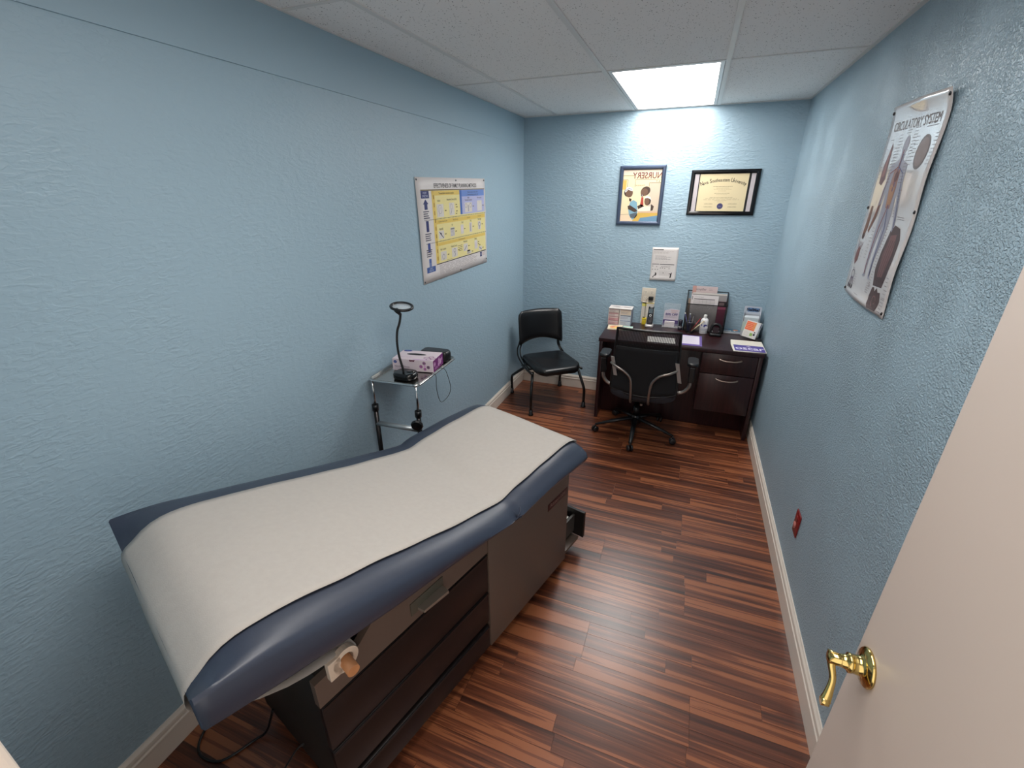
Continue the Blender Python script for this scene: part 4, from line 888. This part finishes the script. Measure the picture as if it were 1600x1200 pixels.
wd_ = [(.55 if c in 'itrf ' else 1.25 if c in 'NSU' else .9) for c in txt]; sw = sum(wd_); acc = 0
for c, wi in zip(txt, wd_):
    m_ = (acc + wi / 2) / sw - .5; acc += wi
    if c == ' ': continue
    an = m_ * tot / Rr; p.text(ac + Rr * math.sin(an), h4 - .058 - Rr * (1 - math.cos(an)) , .042 if c in 'NSU' else .034, c, (62, 54, 44), 4, rot=-an, sx=.74, bold=.0007)
for v, hw_, t_ in ((.202, .070, .0026), (.190, .045, .0018), (.182, .065, .0018), (.170, .028, .0022), (.152, .055, .0026), (.143, .040, .0016), (.122, .085, .0018), (.114, .115, .0018), (.106, .130, .0018), (.098, .045, .0018), (.090, .025, .0018)): p.lines(ac - hw_, v - .002 - .03 + .012, ac + hw_, v + .002 - .03 + .012, 1, t_, (140, 124, 96), 3, 0)
for s_ in (-1, 1):
    for v in (.058, .036): p.pline([(ac + s_ * .088 + x_ * .001, v + .003 * math.sin(x_ * .9)) for x_ in range(-32, 33, 4)], .0014, (110, 98, 80), 3)
    for v in (.052, .030): p.rect(ac + s_ * .088 - .032, v, ac + s_ * .088 + .032, v + .0008, (150, 134, 104), 3)
p.ell(ac, .040, .022, .022, (58, 54, 96), 3, 24); p.ring(ac, .040, .016, .016, .0012, (110, 108, 150), 4); p.text(ac, .034, .014, 'NSU', (140, 140, 176), 4, sx=.8)
p.done('certificate_print', df)
# 5. notice sheet
ns = thing('notice_sheet', 'white printed notice sheet taped to the back wall above the desk', 'notice', (1.30, 0, 1.266))
p = Print((-.106, -.001, -.139), (1, 0, .01), (-.01, 0, 1), .215, .279, curl=lambda u, v: .002 + .006 * max(0, .12 - v) / .12)
sheet('paper', p, .0008, mat('copy_paper', (218, 212, 208), .6), ns)
DG = (74, 70, 70)
p.rect(.010, .256, .093, .264, DG, 1); p.lines(.012, .225, .185, .250, 3, .0022, (178, 166, 160)); p.lines(.030, .175, .165, .212, 4, .0035, (160, 152, 150), 1, .35); p.lines(.012, .150, .18, .170, 2, .0018, (190, 182, 178))
p.rect(.008, .136, .068, .141, DG, 1); p.rect(.074, .134, .192, .140, DG, 1)
for u, v in ((.012, .118), (.045, .114), (.012, .090), (.035, .090), (.055, .090), (.078, .103), (.095, .103), (.114, .100), (.15, .100), (.105, .062)): p.rect(u, v, u + .008, v + .006, (120, 114, 112), 1)
p.lines(.085, .112, .19, .124, 2, .003, (160, 152, 150)); p.lines(.075, .02, .185, .085, 7, .0018, (180, 172, 170))
p.poly([(.040, .066), (.050, .066), (.054, .050), (.048, .040), (.034, .034), (.026, .022), (.020, .026), (.030, .042), (.042, .050)], (24, 22, 24), 2)
p.poly([(.175, .070), (.181, .070), (.179, .056), (.176, .026), (.165, .024), (.168, .056), (.156, .058), (.156, .062), (.172, .062)], (24, 22, 24), 2)
p.done('notice_print', ns)
# 6. socket plate with four outlets, and the black plug-in adapter
sk = thing('outlet_plate', 'ivory double socket plate on the back wall above the desk', 'outlet', (1.202, 0, .992))
boxobj('plate', (-.060, .060, -.006, -.0005, -.064, .064), mat('ivory', (214, 202, 184), .4), sk, .0015)
for dx in (-.026, .026):
    for dz in (.026, -.026):
        bm = newbm(); add_prism(bm, rrect(.032, .030, .010, 4), 0, .0015, Matrix.Translation((dx, -.006, dz)) @ Matrix.Rotation(PI / 2, 4, 'X')); o = obj('outlet', bm, mat('ivory2', (222, 212, 196), .35), sk)
        bm = newbm()
        for a in (-.007, .007): add_box(bm, dx + a - .0012, dx + a + .0012, -.0080, -.0074, dz - .002, dz + .008)
        add_box(bm, dx - .003, dx + .003, -.0080, -.0074, dz - .010, dz - .006); obj('slots', bm, mat('slot_brown', (96, 78, 62), .6), o)
ad = thing('plug_adapter', 'small black plug-in adapter in the ivory socket plate', 'adapter', (1.226, -.0085, .966))
bm = newbm(); add_box(bm, -.020, .022, -.034, 0, -.015, .017, bev=.005); obj('adapter_body', bm, M_BLK, ad)
bm = newbm(); add_tube(bm, smooth_path([(-.018, -.020, .0), (-.034, -.022, -.008), (-.038, -.030, -.04), (-.036, -.034, -.12), (-.030, -.034, -.17)], 5), .0019, 6); obj('cord', bm, M_BLK, ad)
bm = newbm(); add_tube(bm, smooth_path([(1.186, -.046, .80), (1.184, -.05, .79), (1.192, -.052, .778)], 3), .010, 8); tag(obj('cord_knot', bm, M_BLK), 'bunched black cord hanging left of the cordless phone', 'cord')
# 7. red plate on the right wall
rp = thing('red_outlet', 'dark red socket plate low on the right wall', 'outlet', (W, -2.122, .388))
boxobj('plate', (-.006, -.0005, -.037, .037, -.059, .059), mat('dark_red', (126, 22, 26), .35), rp, .0015)
bm = newbm(); add_lathe(bm, [(0, 0), (.017, 0), (.016, .004), (0, .005)], 20, Matrix.Translation((-.006, .010, -.018)) @ Matrix.Rotation(-PI / 2, 4, 'Y')); obj('plug_cover', bm, mat('pale_red', (196, 120, 112), .4), rp)
bm = newbm(); add_lathe(bm, [(0, 0), (.015, 0), (.015, .0015), (0, .0015)], 20, Matrix.Translation((-.006, .002, .026)) @ Matrix.Rotation(-PI / 2, 4, 'Y')); obj('outlet', bm, mat('red2', (140, 34, 36), .35), rp)
bm = newbm(); add_lathe(bm, [(0, 0), (.0045, 0), (.0035, .006), (0, .007)], 8, Matrix.Translation((1.357, -.0005, 1.628)) @ Matrix.Rotation(PI / 2, 4, 'X')); tag(obj('wall_plug', bm, mat('green_plug', (112, 130, 96), .5)), 'tiny green wall plug left in the back wall below the diploma', 'wall plug')

# ================================================================ ON THE DESK
Z = DZ + .0006
# sample boxes in a white carton
ct = thing('sample_carton', 'open-fronted white carton holding small medicine boxes at the left end of the desk', 'carton', (.985, -.100, Z))
bm = newbm(); M_CT = mat('white_card', (222, 214, 208), .55); M_CTS = mat('grey_blue_card', (150, 158, 176), .55)
for b in ((-.102, -.099, -.068, .062, 0, .148), (-.004, .004, -.068, .062, 0, .146)): add_box(bm, *b)
add_box(bm, -.099, .102, .058, .062, 0, .148); add_box(bm, -.099, .099, -.068, .058, 0, .002)
obj('shell', bm, M_CT, ct)
boxobj('side_wall', (.0992, .102, -.068, .0578, 0, .148), M_CTS, ct, label='grey blue carton side')
bm = newbm(); add_box(bm, -.102, .102, -.070, .062, .148, .151); obj('lid', bm, M_CT, ct)
p = Print((-.102, -.070, .151), (1, 0, 0), (0, 1, 0), .204, .132)
for u in (.060, .158): p.ell(u, .072, .034, .008, (96, 90, 92), 1)
p.done('hand_slots', ct)
cols = [((214, 176, 180), (208, 196, 196)), ((206, 156, 160), (222, 210, 206)), ((220, 204, 202), (178, 120, 124)), ((222, 214, 206), (196, 168, 164))]
for k, (c1, c2) in enumerate(cols):
    z0 = .0025 + k * .0355
    o = thing('medicine_box', ['pinkish medicine box at the bottom of the left stack in the white carton', 'pink medicine box second from the bottom of the left stack in the white carton', 'pale medicine box with a red edge, second from the top of the left stack', 'cream medicine box on top of the left stack in the white carton'][k], 'box', (.935, -.105, Z + z0), 0, 'medicine boxes in the carton')
    boxobj('carton', (-.047, .040, -.060, .055, 0, .0345), mat('card_%d' % k, c1, .5), o, .0008, seg=1)
    p = Print((-.047, -.060, 0), (1, 0, 0), (0, 0, 1), .087, .0345); p.rect(.002, .026, .085, .033, c2, 1); p.lines(.006, .006, .06, .024, 3, .002, (150, 120, 124), 1); p.rect(.002, .001, .085, .004, (150, 96, 104), 1); p.done('box_print', o)
for k, (c1, c2) in enumerate((((200, 206, 216), (120, 130, 170)), ((206, 212, 222), (70, 76, 100)), ((226, 208, 186), (206, 180, 170)))):
    z0 = .0025 + k * .047
    o = thing('medicine_box', ['pale blue medicine box at the bottom of the right stack in the white carton', 'pale blue medicine box with a dark edge, middle of the right stack', 'cream medicine box on top of the right stack in the white carton'][k], 'box', (1.037, -.105, Z + z0), 0, 'medicine boxes in the carton')
    boxobj('carton', (-.047, .046, -.060, .055, 0, .046), mat('card_b%d' % k, c1, .5), o, .0008, seg=1)
    p = Print((-.047, -.060, 0), (1, 0, 0), (0, 0, 1), .093, .046); p.rect(.002, .037, .091, .043, c2, 1); p.lines(.006, .008, .07, .030, 3, .0022, (150, 140, 160), 1); p.done('box_print', o)
def paper(name, label, cat, c, rz, w, h, col, th=.0012, tilt=0, z=Z, group=None):
    o = thing(name, label, cat, (c[0], c[1], z), math.radians(rz), group)
    bm = newbm(); add_box(bm, -w / 2, w / 2, -h / 2, h / 2, 0, th); obj('sheet', bm, mat('paper_%d_%d_%d' % col, col, .5), o)
    return o, Print((-w / 2, -h / 2, th), (1, 0, 0), (0, 1, 0), w, h, base=.0003)
o, p = paper('leaflet', 'orange and cream leaflet lying at the left end of the desk', 'leaflet', (.965, -.255), 6, .125, .150, (236, 220, 190), .003)
p.ell(.06, .075, .045, .045, (232, 174, 110), 1); p.ell(.075, .06, .028, .03, (236, 196, 110), 2); p.ell(.045, .085, .016, .02, (226, 140, 120), 3); p.rect(.006, .008, .119, .016, (120, 96, 80), 1); p.lines(.01, .125, .11, .142, 2, .003, (190, 150, 140)); p.done('leaflet_print', o)
o, p = paper('leaflet', 'pale green and white leaflet lying just left of the chair back', 'leaflet', (1.073, -.250), 2, .085, .135, (206, 226, 204), .003)
p.rect(.01, .03, .06, .09, (240, 238, 210), 1); p.ell(.03, .05, .015, .018, (232, 150, 120), 2); p.ell(.055, .07, .012, .014, (150, 190, 130), 2); p.rect(.002, .10, .083, .13, (176, 216, 206), 1); p.done('leaflet_print', o)
# yellow/white pad standing behind the phone
yp = thing('note_card', 'tall white card with yellow bands standing against the back wall behind the phone', 'card', (1.212, -.020, Z))
bm = newbm(); add_box(bm, -.056, .050, -.010, .012, 0, .196, bev=.001); obj('card_block', bm, mat('card_white', (226, 218, 206), .55), yp)
p = Print((-.056, -.010, 0), (1, 0, 0), (0, 0, 1), .106, .196); p.rect(.001, .160, .040, .195, (226, 214, 110), 1); p.rect(.001, .185, .105, .195, (226, 206, 130), 1); p.lines(.008, .08, .05, .15, 6, .0018, (196, 180, 150)); p.done('card_print', yp)
yn = thing('sticky_notes', 'small yellow block of sticky notes beside the phone', 'sticky notes', (1.193, -.052, Z))
boxobj('note_block', (-.020, .016, -.014, .016, 0, .058), mat('sticky_yellow', (226, 200, 48), .6), yn, .001)
bm = newbm(); add_box(bm, -.020, .016, -.0148, -.0142, .046, .0485); obj('band', bm, mat('brown_band', (96, 76, 30), .6), yn)
# cordless phone
ph = thing('cordless_phone', 'black cordless phone standing upright in a silver charging cradle', 'phone', (1.245, -.115, Z))
bm = newbm(); rgs = [[Vector((x * k, y * k, z)) for x, y in rrect(.072, .076, .014, 5)] for z, k in ((0, .98), (.004, 1), (.014, .98), (.022, .88))]; add_loft(bm, rgs); obj('cradle', bm, mat('silver_plastic', (188, 184, 182), .35, metal=.3), ph)
tl = Matrix.Translation((0, -.004, .020)) @ Matrix.Rotation(math.radians(-13), 4, 'X')
bm = newbm(); rgs = [[tl @ Vector((x * k, y, z)) for x, y in rrect(.050, .024, .008, 4)] for z, k in ((0, .92), (.01, 1), (.08, .96), (.145, 1.0), (.158, .9))]; add_loft(bm, rgs); hs = obj('handset', bm, mat('phone_black', (18, 18, 20), .22), ph)
p = Print((-.025, -.0122, 0), (1, 0, 0), (0, 0, 1), .05, .158)
p.rect(.008, .098, .042, .138, (84, 98, 104), 1); p.ring(.025, .079, .0065, .0065, .0035, (226, 226, 228), 1); p.rect(.017, .143, .033, .147, (130, 130, 130), 1)
for i in range(3):
    for j in range(5): p.rect(.008 + i * .0125, .012 + j * .0108, .016 + i * .0125, .018 + j * .0108, (92, 84, 88), 1)
p.done('keypad', hs, mtx=tl)
for s in (-1, 1):
    bm = newbm(); add_tube(bm, [tl @ Vector((s * .0255, -.004, .01)), tl @ Vector((s * .0252, -.004, .14))], .0016, 6); obj('side_trim', bm, mat('silver_plastic', (188, 184, 182), .35), hs)
# acrylic stand with the 80% OFF card and business cards
ac_ = thing('card_stand', 'clear acrylic stand holding an 80% OFF card above a purple base', 'card stand', (1.418, -.040, Z))
cl = D.materials.new('clear_acrylic'); cl.use_nodes = True; b = cl.node_tree.nodes['Principled BSDF']; b.inputs['Base Color'].default_value = (.92, .95, .97, 1); b.inputs['Roughness'].default_value = .04; b.inputs['Alpha'].default_value = .13
bm = newbm(); add_box(bm, -.068, .068, .006, .0085, 0, .205, bev=.001); add_box(bm, -.068, .068, -.060, .006, 0, .003); add_box(bm, -.066, .066, -.060, -.058, 0, .038); obj('acrylic_holder', bm, cl, ac_)
bm = newbm(); add_prism(bm, [(-.064, .004), (.060, .004), (.064, .150), (-.010, .156), (-.035, .144), (-.060, .136)], 0, .0012, Matrix.Translation((0, .005, 0)) @ Matrix.Rotation(PI / 2, 4, 'X')); obj('card', bm, mat('card_lilac', (222, 212, 220), .5), ac_)
p = Print((-.064, .0036, 0), (1, 0, 0), (0, 0, 1), .128, .156)
p.text(.066, .096, .030, '80% OFF', (82, 66, 130), 1, sx=.92, bold=.0007); p.lines(.06, .118, .12, .148, 2, .007, (222, 190, 184)); p.lines(.012, .072, .12, .090, 3, .002, (180, 170, 184)); p.rect(0, .004, .128, .056, (86, 72, 128), 1); p.rect(.0, .030, .128, .034, (140, 126, 170), 2); p.done('card_print', ac_)
bc = thing('business_cards', 'stack of white business cards in the acrylic stand', 'business cards', (1.412, -.078, Z + .0035))
bm = newbm(); add_box(bm, -.042, .042, -.010, .012, 0, .050); o = obj('card_stack', bm, mat('card_white2', (232, 222, 222), .5), bc)
p = Print((-.042, -.010, 0), (1, 0, 0), (0, 0, 1), .084, .05); p.rect(0, .030, .084, .0325, (170, 140, 170), 1); p.lines(.01, .006, .07, .024, 2, .0016, (210, 190, 190)); p.rect(.0, .047, .084, .050, (240, 240, 240), 1); p.done('card_edges', bc)
# little dark bottle
sb = thing('dark_bottle', 'small dark bottle with a pale band between the acrylic stand and the pen cup', 'bottle', (1.505, -.125, Z))
bm = newbm(); add_lathe(bm, [(0, 0), (.018, 0), (.020, .004), (.020, .014), (.015, .018), (.014, .052), (.016, .056), (.016, .082), (.012, .086), (0, .086)], 18); obj('bottle_body', bm, mat('dark_plum', (40, 36, 48), .25), sb)
bm = newbm(); add_lathe(bm, [(.0145, .020), (.0152, .020), (.0152, .028), (.0145, .028)], 18); obj('band', bm, mat('pale_band', (176, 172, 168), .4), sb)
# black wire-mesh file sorter
fs = thing('file_sorter', 'black wire-mesh file sorter filled with papers and folders', 'file sorter', (1.690, -.075, Z))
M_WIRE = mat('black_wire', (20, 20, 22), .4, metal=.3)
bm = newbm()
for y, zt in ((-.072, .235), (.060, .325)):
    add_tube(bm, [(-.158, y, .003), (-.158, y, zt)], .004, 6); add_tube(bm, [(.158, y, .003), (.158, y, zt)], .004, 6); add_tube(bm, [(-.158, y, zt), (.158, y, zt)], .0035, 6); add_tube(bm, [(-.158, y, .004), (.158, y, .004)], .0035, 6)
for x in (-.158, .158): add_tube(bm, [(x, -.072, .235), (x, .060, .325)], .004, 6); add_tube(bm, [(x, -.072, .004), (x, .060, .004)], .0035, 6)
obj('wire_frame', bm, M_WIRE, fs)
wm = D.materials.new('wire_mesh'); wm.use_nodes = True; nt = wm.node_tree; b = nt.nodes['Principled BSDF']; b.inputs['Base Color'].default_value = lin((34, 32, 34)); b.inputs['Roughness'].default_value = .5; b.inputs['Metallic'].default_value = .3
tc = nt.nodes.new('ShaderNodeTexCoord'); ck = nt.nodes.new('ShaderNodeTexVoronoi'); ck.inputs['Scale'].default_value = 420; ck.inputs['Randomness'].default_value = 0; nt.links.new(tc.outputs['Object'], ck.inputs['Vector'])
gt = nt.nodes.new('ShaderNodeMath'); gt.operation = 'GREATER_THAN'; gt.inputs[1].default_value = .47; nt.links.new(ck.outputs['Distance'], gt.inputs[0]); nt.links.new(gt.outputs[0], b.inputs['Alpha'])
boxobj('front_mesh', (-.156, .156, -.0722, -.0716, .004, .233), wm, fs)
bm = newbm()
for x in (-.158, .158): bm.faces.new([bm.verts.new(v) for v in ((x, -.072, .004), (x, .060, .004), (x, .060, .323), (x, -.072, .233))])
obj('side_mesh', bm, wm, fs)
def upright(name, label, cat, x0, x1, y, z1, col, th=.003, prt=None, lean=6, group=None):
    o = thing(name, label, cat, (1.690, -.075 + y, Z + .008), 0, group); o.rotation_euler = (math.radians(-lean), 0, 0)
    bm = newbm(); add_box(bm, x0, x1, 0, th, 0, z1); obj('sheet' if th < .004 else 'cover', bm, mat('sheet_%d_%d_%d' % col, col, .5), o)
    if prt: 
        p = Print((x0, 0, 0), (1, 0, 0), (0, 0, 1), x1 - x0, z1, base=.0003); prt(p); p.done('sheet_print', o)
    return o
def form(p):
    w_, h_ = p.w, p.h
    p.lines(.03, h_ - .02, .12, h_ - .012, 1, .002, (130, 120, 116)); p.rect(.022, h_ - .036, .185, h_ - .030, (96, 88, 86), 1)
    for k in range(6): p.rect(.022, h_ - .048 - k * .009, .185, h_ - .046 - k * .009, (160, 152, 150), 1)
    for x in (.022, .065, .09, .12, .15, .185): p.rect(x, h_ - .095, x + .001, h_ - .04, (150, 142, 140), 2)
    p.lines(.024, .01, .18, h_ - .10, 12, .003, (176, 168, 166)); p.rect(.006, h_ - .040, .010, h_ - .010, (40, 36, 40), 1)
upright('folder', 'maroon folder with a pink band at the right side of the file sorter', 'folder', .088, .150, -.050, .255, (150, 40, 84), .010, lambda p: (p.rect(.001, .19, .061, .212, (216, 104, 140), 1), p.rect(0, .213, .062, .255, (22, 18, 20), 1), p.rect(.006, .222, .045, .245, (104, 84, 84), 2), p.rect(.002, .010, .060, .014, (190, 60, 84), 1)))
upright('form_sheet', 'white form with a printed table at the front of the file sorter', 'form', -.128, .084, -.052, .298, (222, 214, 212), .003, form)
upright('pamphlet', 'pinkish pamphlet standing tallest at the back of the file sorter', 'pamphlet', -.128, .070, .020, .360, (206, 186, 184), .003, lambda p: (p.text(.07, .325, .028, 'simplifier', (110, 96, 100), 1, sx=.8), p.lines(.13, .325, .16, .345, 2, .003, (140, 120, 124)), p.rect(0, .30, .03, .36, (196, 150, 140), 1)))
upright('booklet', 'grey booklet with a white edge behind the form in the file sorter', 'booklet', -.120, .148, -.020, .312, (150, 146, 144), .012, lambda p: p.rect(0, .300, .268, .312, (214, 206, 198), 1))
upright('booklet', 'thin pale brown booklet at the left side of the file sorter', 'booklet', -.150, -.131, -.040, .262, (150, 132, 116), .012)
# pen cup
pc = thing('pen_cup', 'black wire-mesh cup of pens in front of the file sorter', 'pen cup', (1.585, -.194, Z))
bm = newbm(); add_lathe(bm, [(.033, .002), (.035, .092)], 26); obj('mesh_wall', bm, wm, pc)
bm = newbm(); add_tube(bm, [(.035 * math.cos(a), .035 * math.sin(a), .093) for a in [2 * PI * k / 26 for k in range(26)]], .0022, 6, closed=True); obj('rim', bm, mat('rim_grey', (120, 118, 118), .3, metal=.6), pc)
bm = newbm(); add_lathe(bm, [(0, 0), (.034, 0), (.034, .003), (0, .003)], 24); obj('cup_base', bm, M_WIRE, pc)
for (x, y, dx, dy, l, r, col, lab) in ((-.016, .008, -.012, .010, .165, .0042, (34, 34, 88), 'dark blue pen with a white end leaning to the left in the cup'), (-.010, -.012, -.002, .002, .160, .0040, (28, 28, 70), 'navy pen with a white end standing nearly upright in the cup'), (.004, .010, .004, .008, .150, .0040, (52, 44, 50), 'dark pen in the middle of the pen cup'), (.010, -.004, .018, .004, .140, .0038, (150, 40, 44), 'red pen leaning to the right in the cup'), (.014, .004, .030, -.008, .150, .0042, (214, 196, 160), 'cream pen leaning far to the right out of the cup')):
    b0 = Vector((1.585 + x * .5, -.194 + y * .5, Z + .006)); d = Vector((dx * 4, dy * 4, l * .92)).normalized()
    o = thing('pen', lab, 'pen', b0, 0, 'pens in the mesh cup'); o.rotation_euler = Vector((0, 0, 1)).rotation_difference(d).to_euler()
    bm = newbm(); add_lathe(bm, [(0, 0), (r * .5, .002), (r, .012), (r, l - .012), (0, l - .012)], 10); obj('barrel', bm, mat('pen_%d' % col[0], col, .3), o)
    bm = newbm(); add_lathe(bm, [(0, l - .012), (r * 1.05, l - .012), (r * 1.05, l - .002), (r * .6, l), (0, l)], 10); obj('cap', bm, M_WHITE if col[0] < 35 else mat('pen_%d' % col[0], col, .3), o)
# white bottle
wb = thing('lotion_bottle', 'white plastic bottle with a blue printed label beside the pen cup', 'bottle', (1.692, -.185, Z))
bm = newbm(); rgs = [[Vector((x * k, y * k, z)) for x, y in rrect(.064, .046, .021, 6)] for z, k in ((0, .92), (.004, 1), (.100, 1), (.116, .93), (.128, .72), (.134, .45))]; add_loft(bm, rgs); obj('bottle_body', bm, mat('milky_plastic', (226, 224, 224), .3), wb)
bm = newbm(); add_lathe(bm, [(0, .134), (.0125, .134), (.0135, .137), (.0135, .158), (.012, .161), (0, .161)], 18); obj('cap', bm, M_WHITE, wb)
p = Print((-.026, -.0232, 0), (1, 0, 0), (0, 0, 1), .052, .13); p.ell(.036, .070, .015, .014, (58, 62, 136), 1); p.ell(.043, .060, .013, .012, (226, 224, 224), 2); p.ell(.006, .078, .004, .008, (58, 62, 136), 1); p.lines(.004, .030, .048, .048, 4, .0018, (150, 150, 170)); p.done('label_print', wb)
# black arch-shaped stand
ar = thing('arch_stand', 'small black arch-shaped desk gadget right of the white bottle', 'gadget', (1.785, -.225, Z))
bm = newbm(); loop = [(-.034, 0, .012), (-.037, 0, .045), (-.032, 0, .078), (-.018, 0, .094), (0, 0, .099), (.018, 0, .094), (.032, 0, .078), (.037, 0, .045), (.034, 0, .012)]
add_tube(bm, smooth_path(loop, 4), .0105, 10); obj('arch', bm, M_BLK, ar)
bm = newbm(); rgs = [[Vector((x * k, y * k, z)) for x, y in rrect(.092, .060, .014, 5)] for z, k in ((0, 1), (.014, 1), (.024, .90))]; add_loft(bm, rgs); obj('foot', bm, M_BLK, ar)
bm = newbm(); add_box(bm, -.026, .026, .004, .010, .022, .070, bev=.003); obj('inner_plate', bm, mat('dull_plum', (58, 42, 48), .4), ar)
for s in (-1, 1):
    bm = newbm(); add_tube(bm, [(s * .026, -.010, .028), (s * .026, -.010, .045)], .002, 6); obj('metal_pin', bm, M_CHR, ar)
# flat blue-and-white packet
o = thing('flat_packet', 'flat blue packet with white and orange print between the gadget and the display box', 'packet', (1.915, -.062, Z))
boxobj('box_body', (-.068, .068, -.048, .048, 0, .016), mat('pale_edge', (206, 210, 216), .45), o, .001)
p = Print((-.068, -.048, .016), (1, 0, 0), (0, 1, 0), .136, .096); p.rect(.001, .001, .135, .095, (86, 124, 146), 1); p.rect(.008, .012, .066, .040, (214, 220, 224), 2); p.text(.037, .018, .022, 'kleen', (90, 110, 140), 3); p.ell(.104, .055, .022, .02, (206, 124, 74), 2); p.ell(.094, .03, .008, .01, (226, 224, 220), 3); p.lines(.01, .06, .06, .08, 2, .004, (196, 150, 130), 2); p.done('cover_print', o)
# NeilMed display box
nm = thing('display_box', 'grey-white cardboard display box headed NeilMed in the right corner of the desk', 'display box', (2.050, -.078, Z)); nm.rotation_euler = (0, 0, math.radians(-6))
M_NB = mat('display_grey', (196, 200, 208), .5)
bm = newbm(); add_box(bm, -.062, .062, -.060, -.0585, 0, .120); add_box(bm, -.062, .062, .060, .0615, 0, .215); add_box(bm, -.062, .062, -.0585, .060, 0, .002)
for x in (-.062, .0605): add_prism(bm, [(-.060, 0), (.0615, 0), (.0615, .195), (.02, .180), (-.060, .120)], x, x + .0015, Matrix(((0, 0, 1, 0), (1, 0, 0, 0), (0, 1, 0, 0), (0, 0, 0, 1))))
obj('display_shell', bm, M_NB, nm)
bm = newbm(); add_prism(bm, rrect(.130, .066, .012, 5), 0, .0015, Matrix.Translation((0, .0585, .192)) @ Matrix.Rotation(PI / 2, 4, 'X')); obj('header_card', bm, mat('header_grey', (188, 194, 204), .5), nm)
p = Print((-.065, .0570, .160), (1, 0, 0), (0, 0, 1), .130, .065); p.poly([(.028, .018), (.106, .018), (.112, .052), (.026, .052)], (92, 132, 178), 1); p.text(.067, .025, .034, 'NeilMed', (12, 20, 44), 3, sx=.82, bold=.0012); p.lines(.036, .018, .104, .024, 1, .003, (150, 176, 206), 2, 0); p.done('header_print', nm)
bm = newbm(); add_box(bm, -.055, .055, -.035, .045, .003, .150, bev=.001); obj('packets', bm, mat('packet_light', (206, 212, 214), .5), nm)
p = Print((-.062, -.060, 0), (1, 0, 0), (0, 0, 1), .124, .12); p.poly([(.002, .118), (.002, .04), (.03, .04), (.03, .085), (.122, .100), (.122, .118)], (196, 212, 202), 1); p.done('front_print', nm)
# tilted orange and white box
tb = thing('medicine_carton', 'white carton with an orange panel leaning in front of the NeilMed display box', 'carton', (2.036, -.238, Z + .0125)); tb.rotation_euler = (math.radians(-15), math.radians(4), math.radians(-34))
boxobj('carton', (-.062, .052, -.0, .032, 0, .135), mat('carton_white', (224, 220, 214), .5), tb, .001, seg=1)
p = Print((-.062, 0, 0), (1, 0, 0), (0, 0, 1), .114, .135); p.rect(.004, .060, .082, .128, (232, 112, 72), 1); p.rect(.062, .070, .082, .126, (226, 146, 90), 2); p.lines(.010, .068, .070, .122, 4, .004, (240, 170, 140), 3); p.rect(.058, .018, .080, .042, (138, 176, 90), 1); p.ell(.092, .052, .005, .006, (40, 34, 60), 1); p.rect(.085, .026, .100, .042, (34, 32, 52), 1); p.rect(.100, .002, .112, .13, (206, 208, 214), 1); p.lines(.01, .012, .05, .05, 4, .002, (190, 180, 180)); p.done('carton_print', tb)
p = Print((.052, 0, 0), (0, 1, 0), (0, 0, 1), .032, .135); p.rect(.004, .01, .012, .05, (206, 176, 90), 1); p.rect(.004, .09, .014, .13, (84, 80, 130), 1); p.lines(.014, .01, .03, .12, 8, .003, (120, 140, 170)); p.done('side_print', tb)
bs = boxobj('black_wedge', (-.022, .022, -.03, .03, 0, .018), M_BLK, None, .006); bs.location = (2.105, -.262, Z); bs.name = 'glasses_case'; tag(bs, 'small black case on the desk behind the leaning carton, by the right wall', 'case')
# folder with the purple label
o = thing('paper_bag', 'white folded folder with a purple band reading oscar at the right front of the desk', 'folder', (2.018, -.450, Z), math.radians(1.5)); o.name = 'document_folder'
bm = newbm(); add_prism(bm, [(-.118, -.155), (.108, -.140), (.112, .150), (-.112, .150), (-.122, .02)], 0, .004); obj('folder_cover', bm, mat('cream_white', (232, 226, 212), .5), o)
p = Print((-.118, -.155, .004), (1, 0, 0), (0, 1, 0), .23, .305); p.rect(.012, .018, .222, .168, (78, 66, 146), 1); p.text(.118, .056, .105, 'oscar', (226, 220, 240), 2, sx=.86, bold=.002); p.lines(.06, .028, .19, .045, 1, .003, (150, 140, 190), 2, 0)
for a_ in range(5): p.line((.118, .128), (.118 + .018 * math.cos(PI * (a_ + .5) / 5), .128 + .022 * math.sin(PI * (a_ + .5) / 5)), .0035, (226, 220, 240), 2)
p.lines(.03, .18, .2, .29, 6, .0015, (214, 206, 196)); p.done('cover_print', o)
# purple-bordered form and a white sheet seen through the mesh back
o, p = paper('form_sheet', 'white form with a purple border lying right of the office chair back', 'form', (1.606, -.428), 0, .155, .290, (108, 88, 156), .001)
p.rect(.0, .04, .137, .272, (222, 214, 226), 1); p.lines(.01, .06, .12, .25, 16, .0018, (190, 182, 196)); p.lines(.02, .275, .1, .287, 1, .003, (190, 180, 214), 1, 0); p.done('form_print', o)
o, p = paper('form_sheet', 'plain white sheet on the desk seen through the mesh of the office chair', 'form', (1.375, -.500), 3, .215, .150, (226, 222, 216), .001)
p.lines(.01, .02, .2, .14, 10, .002, (160, 156, 154)); p.done('form_print', o)
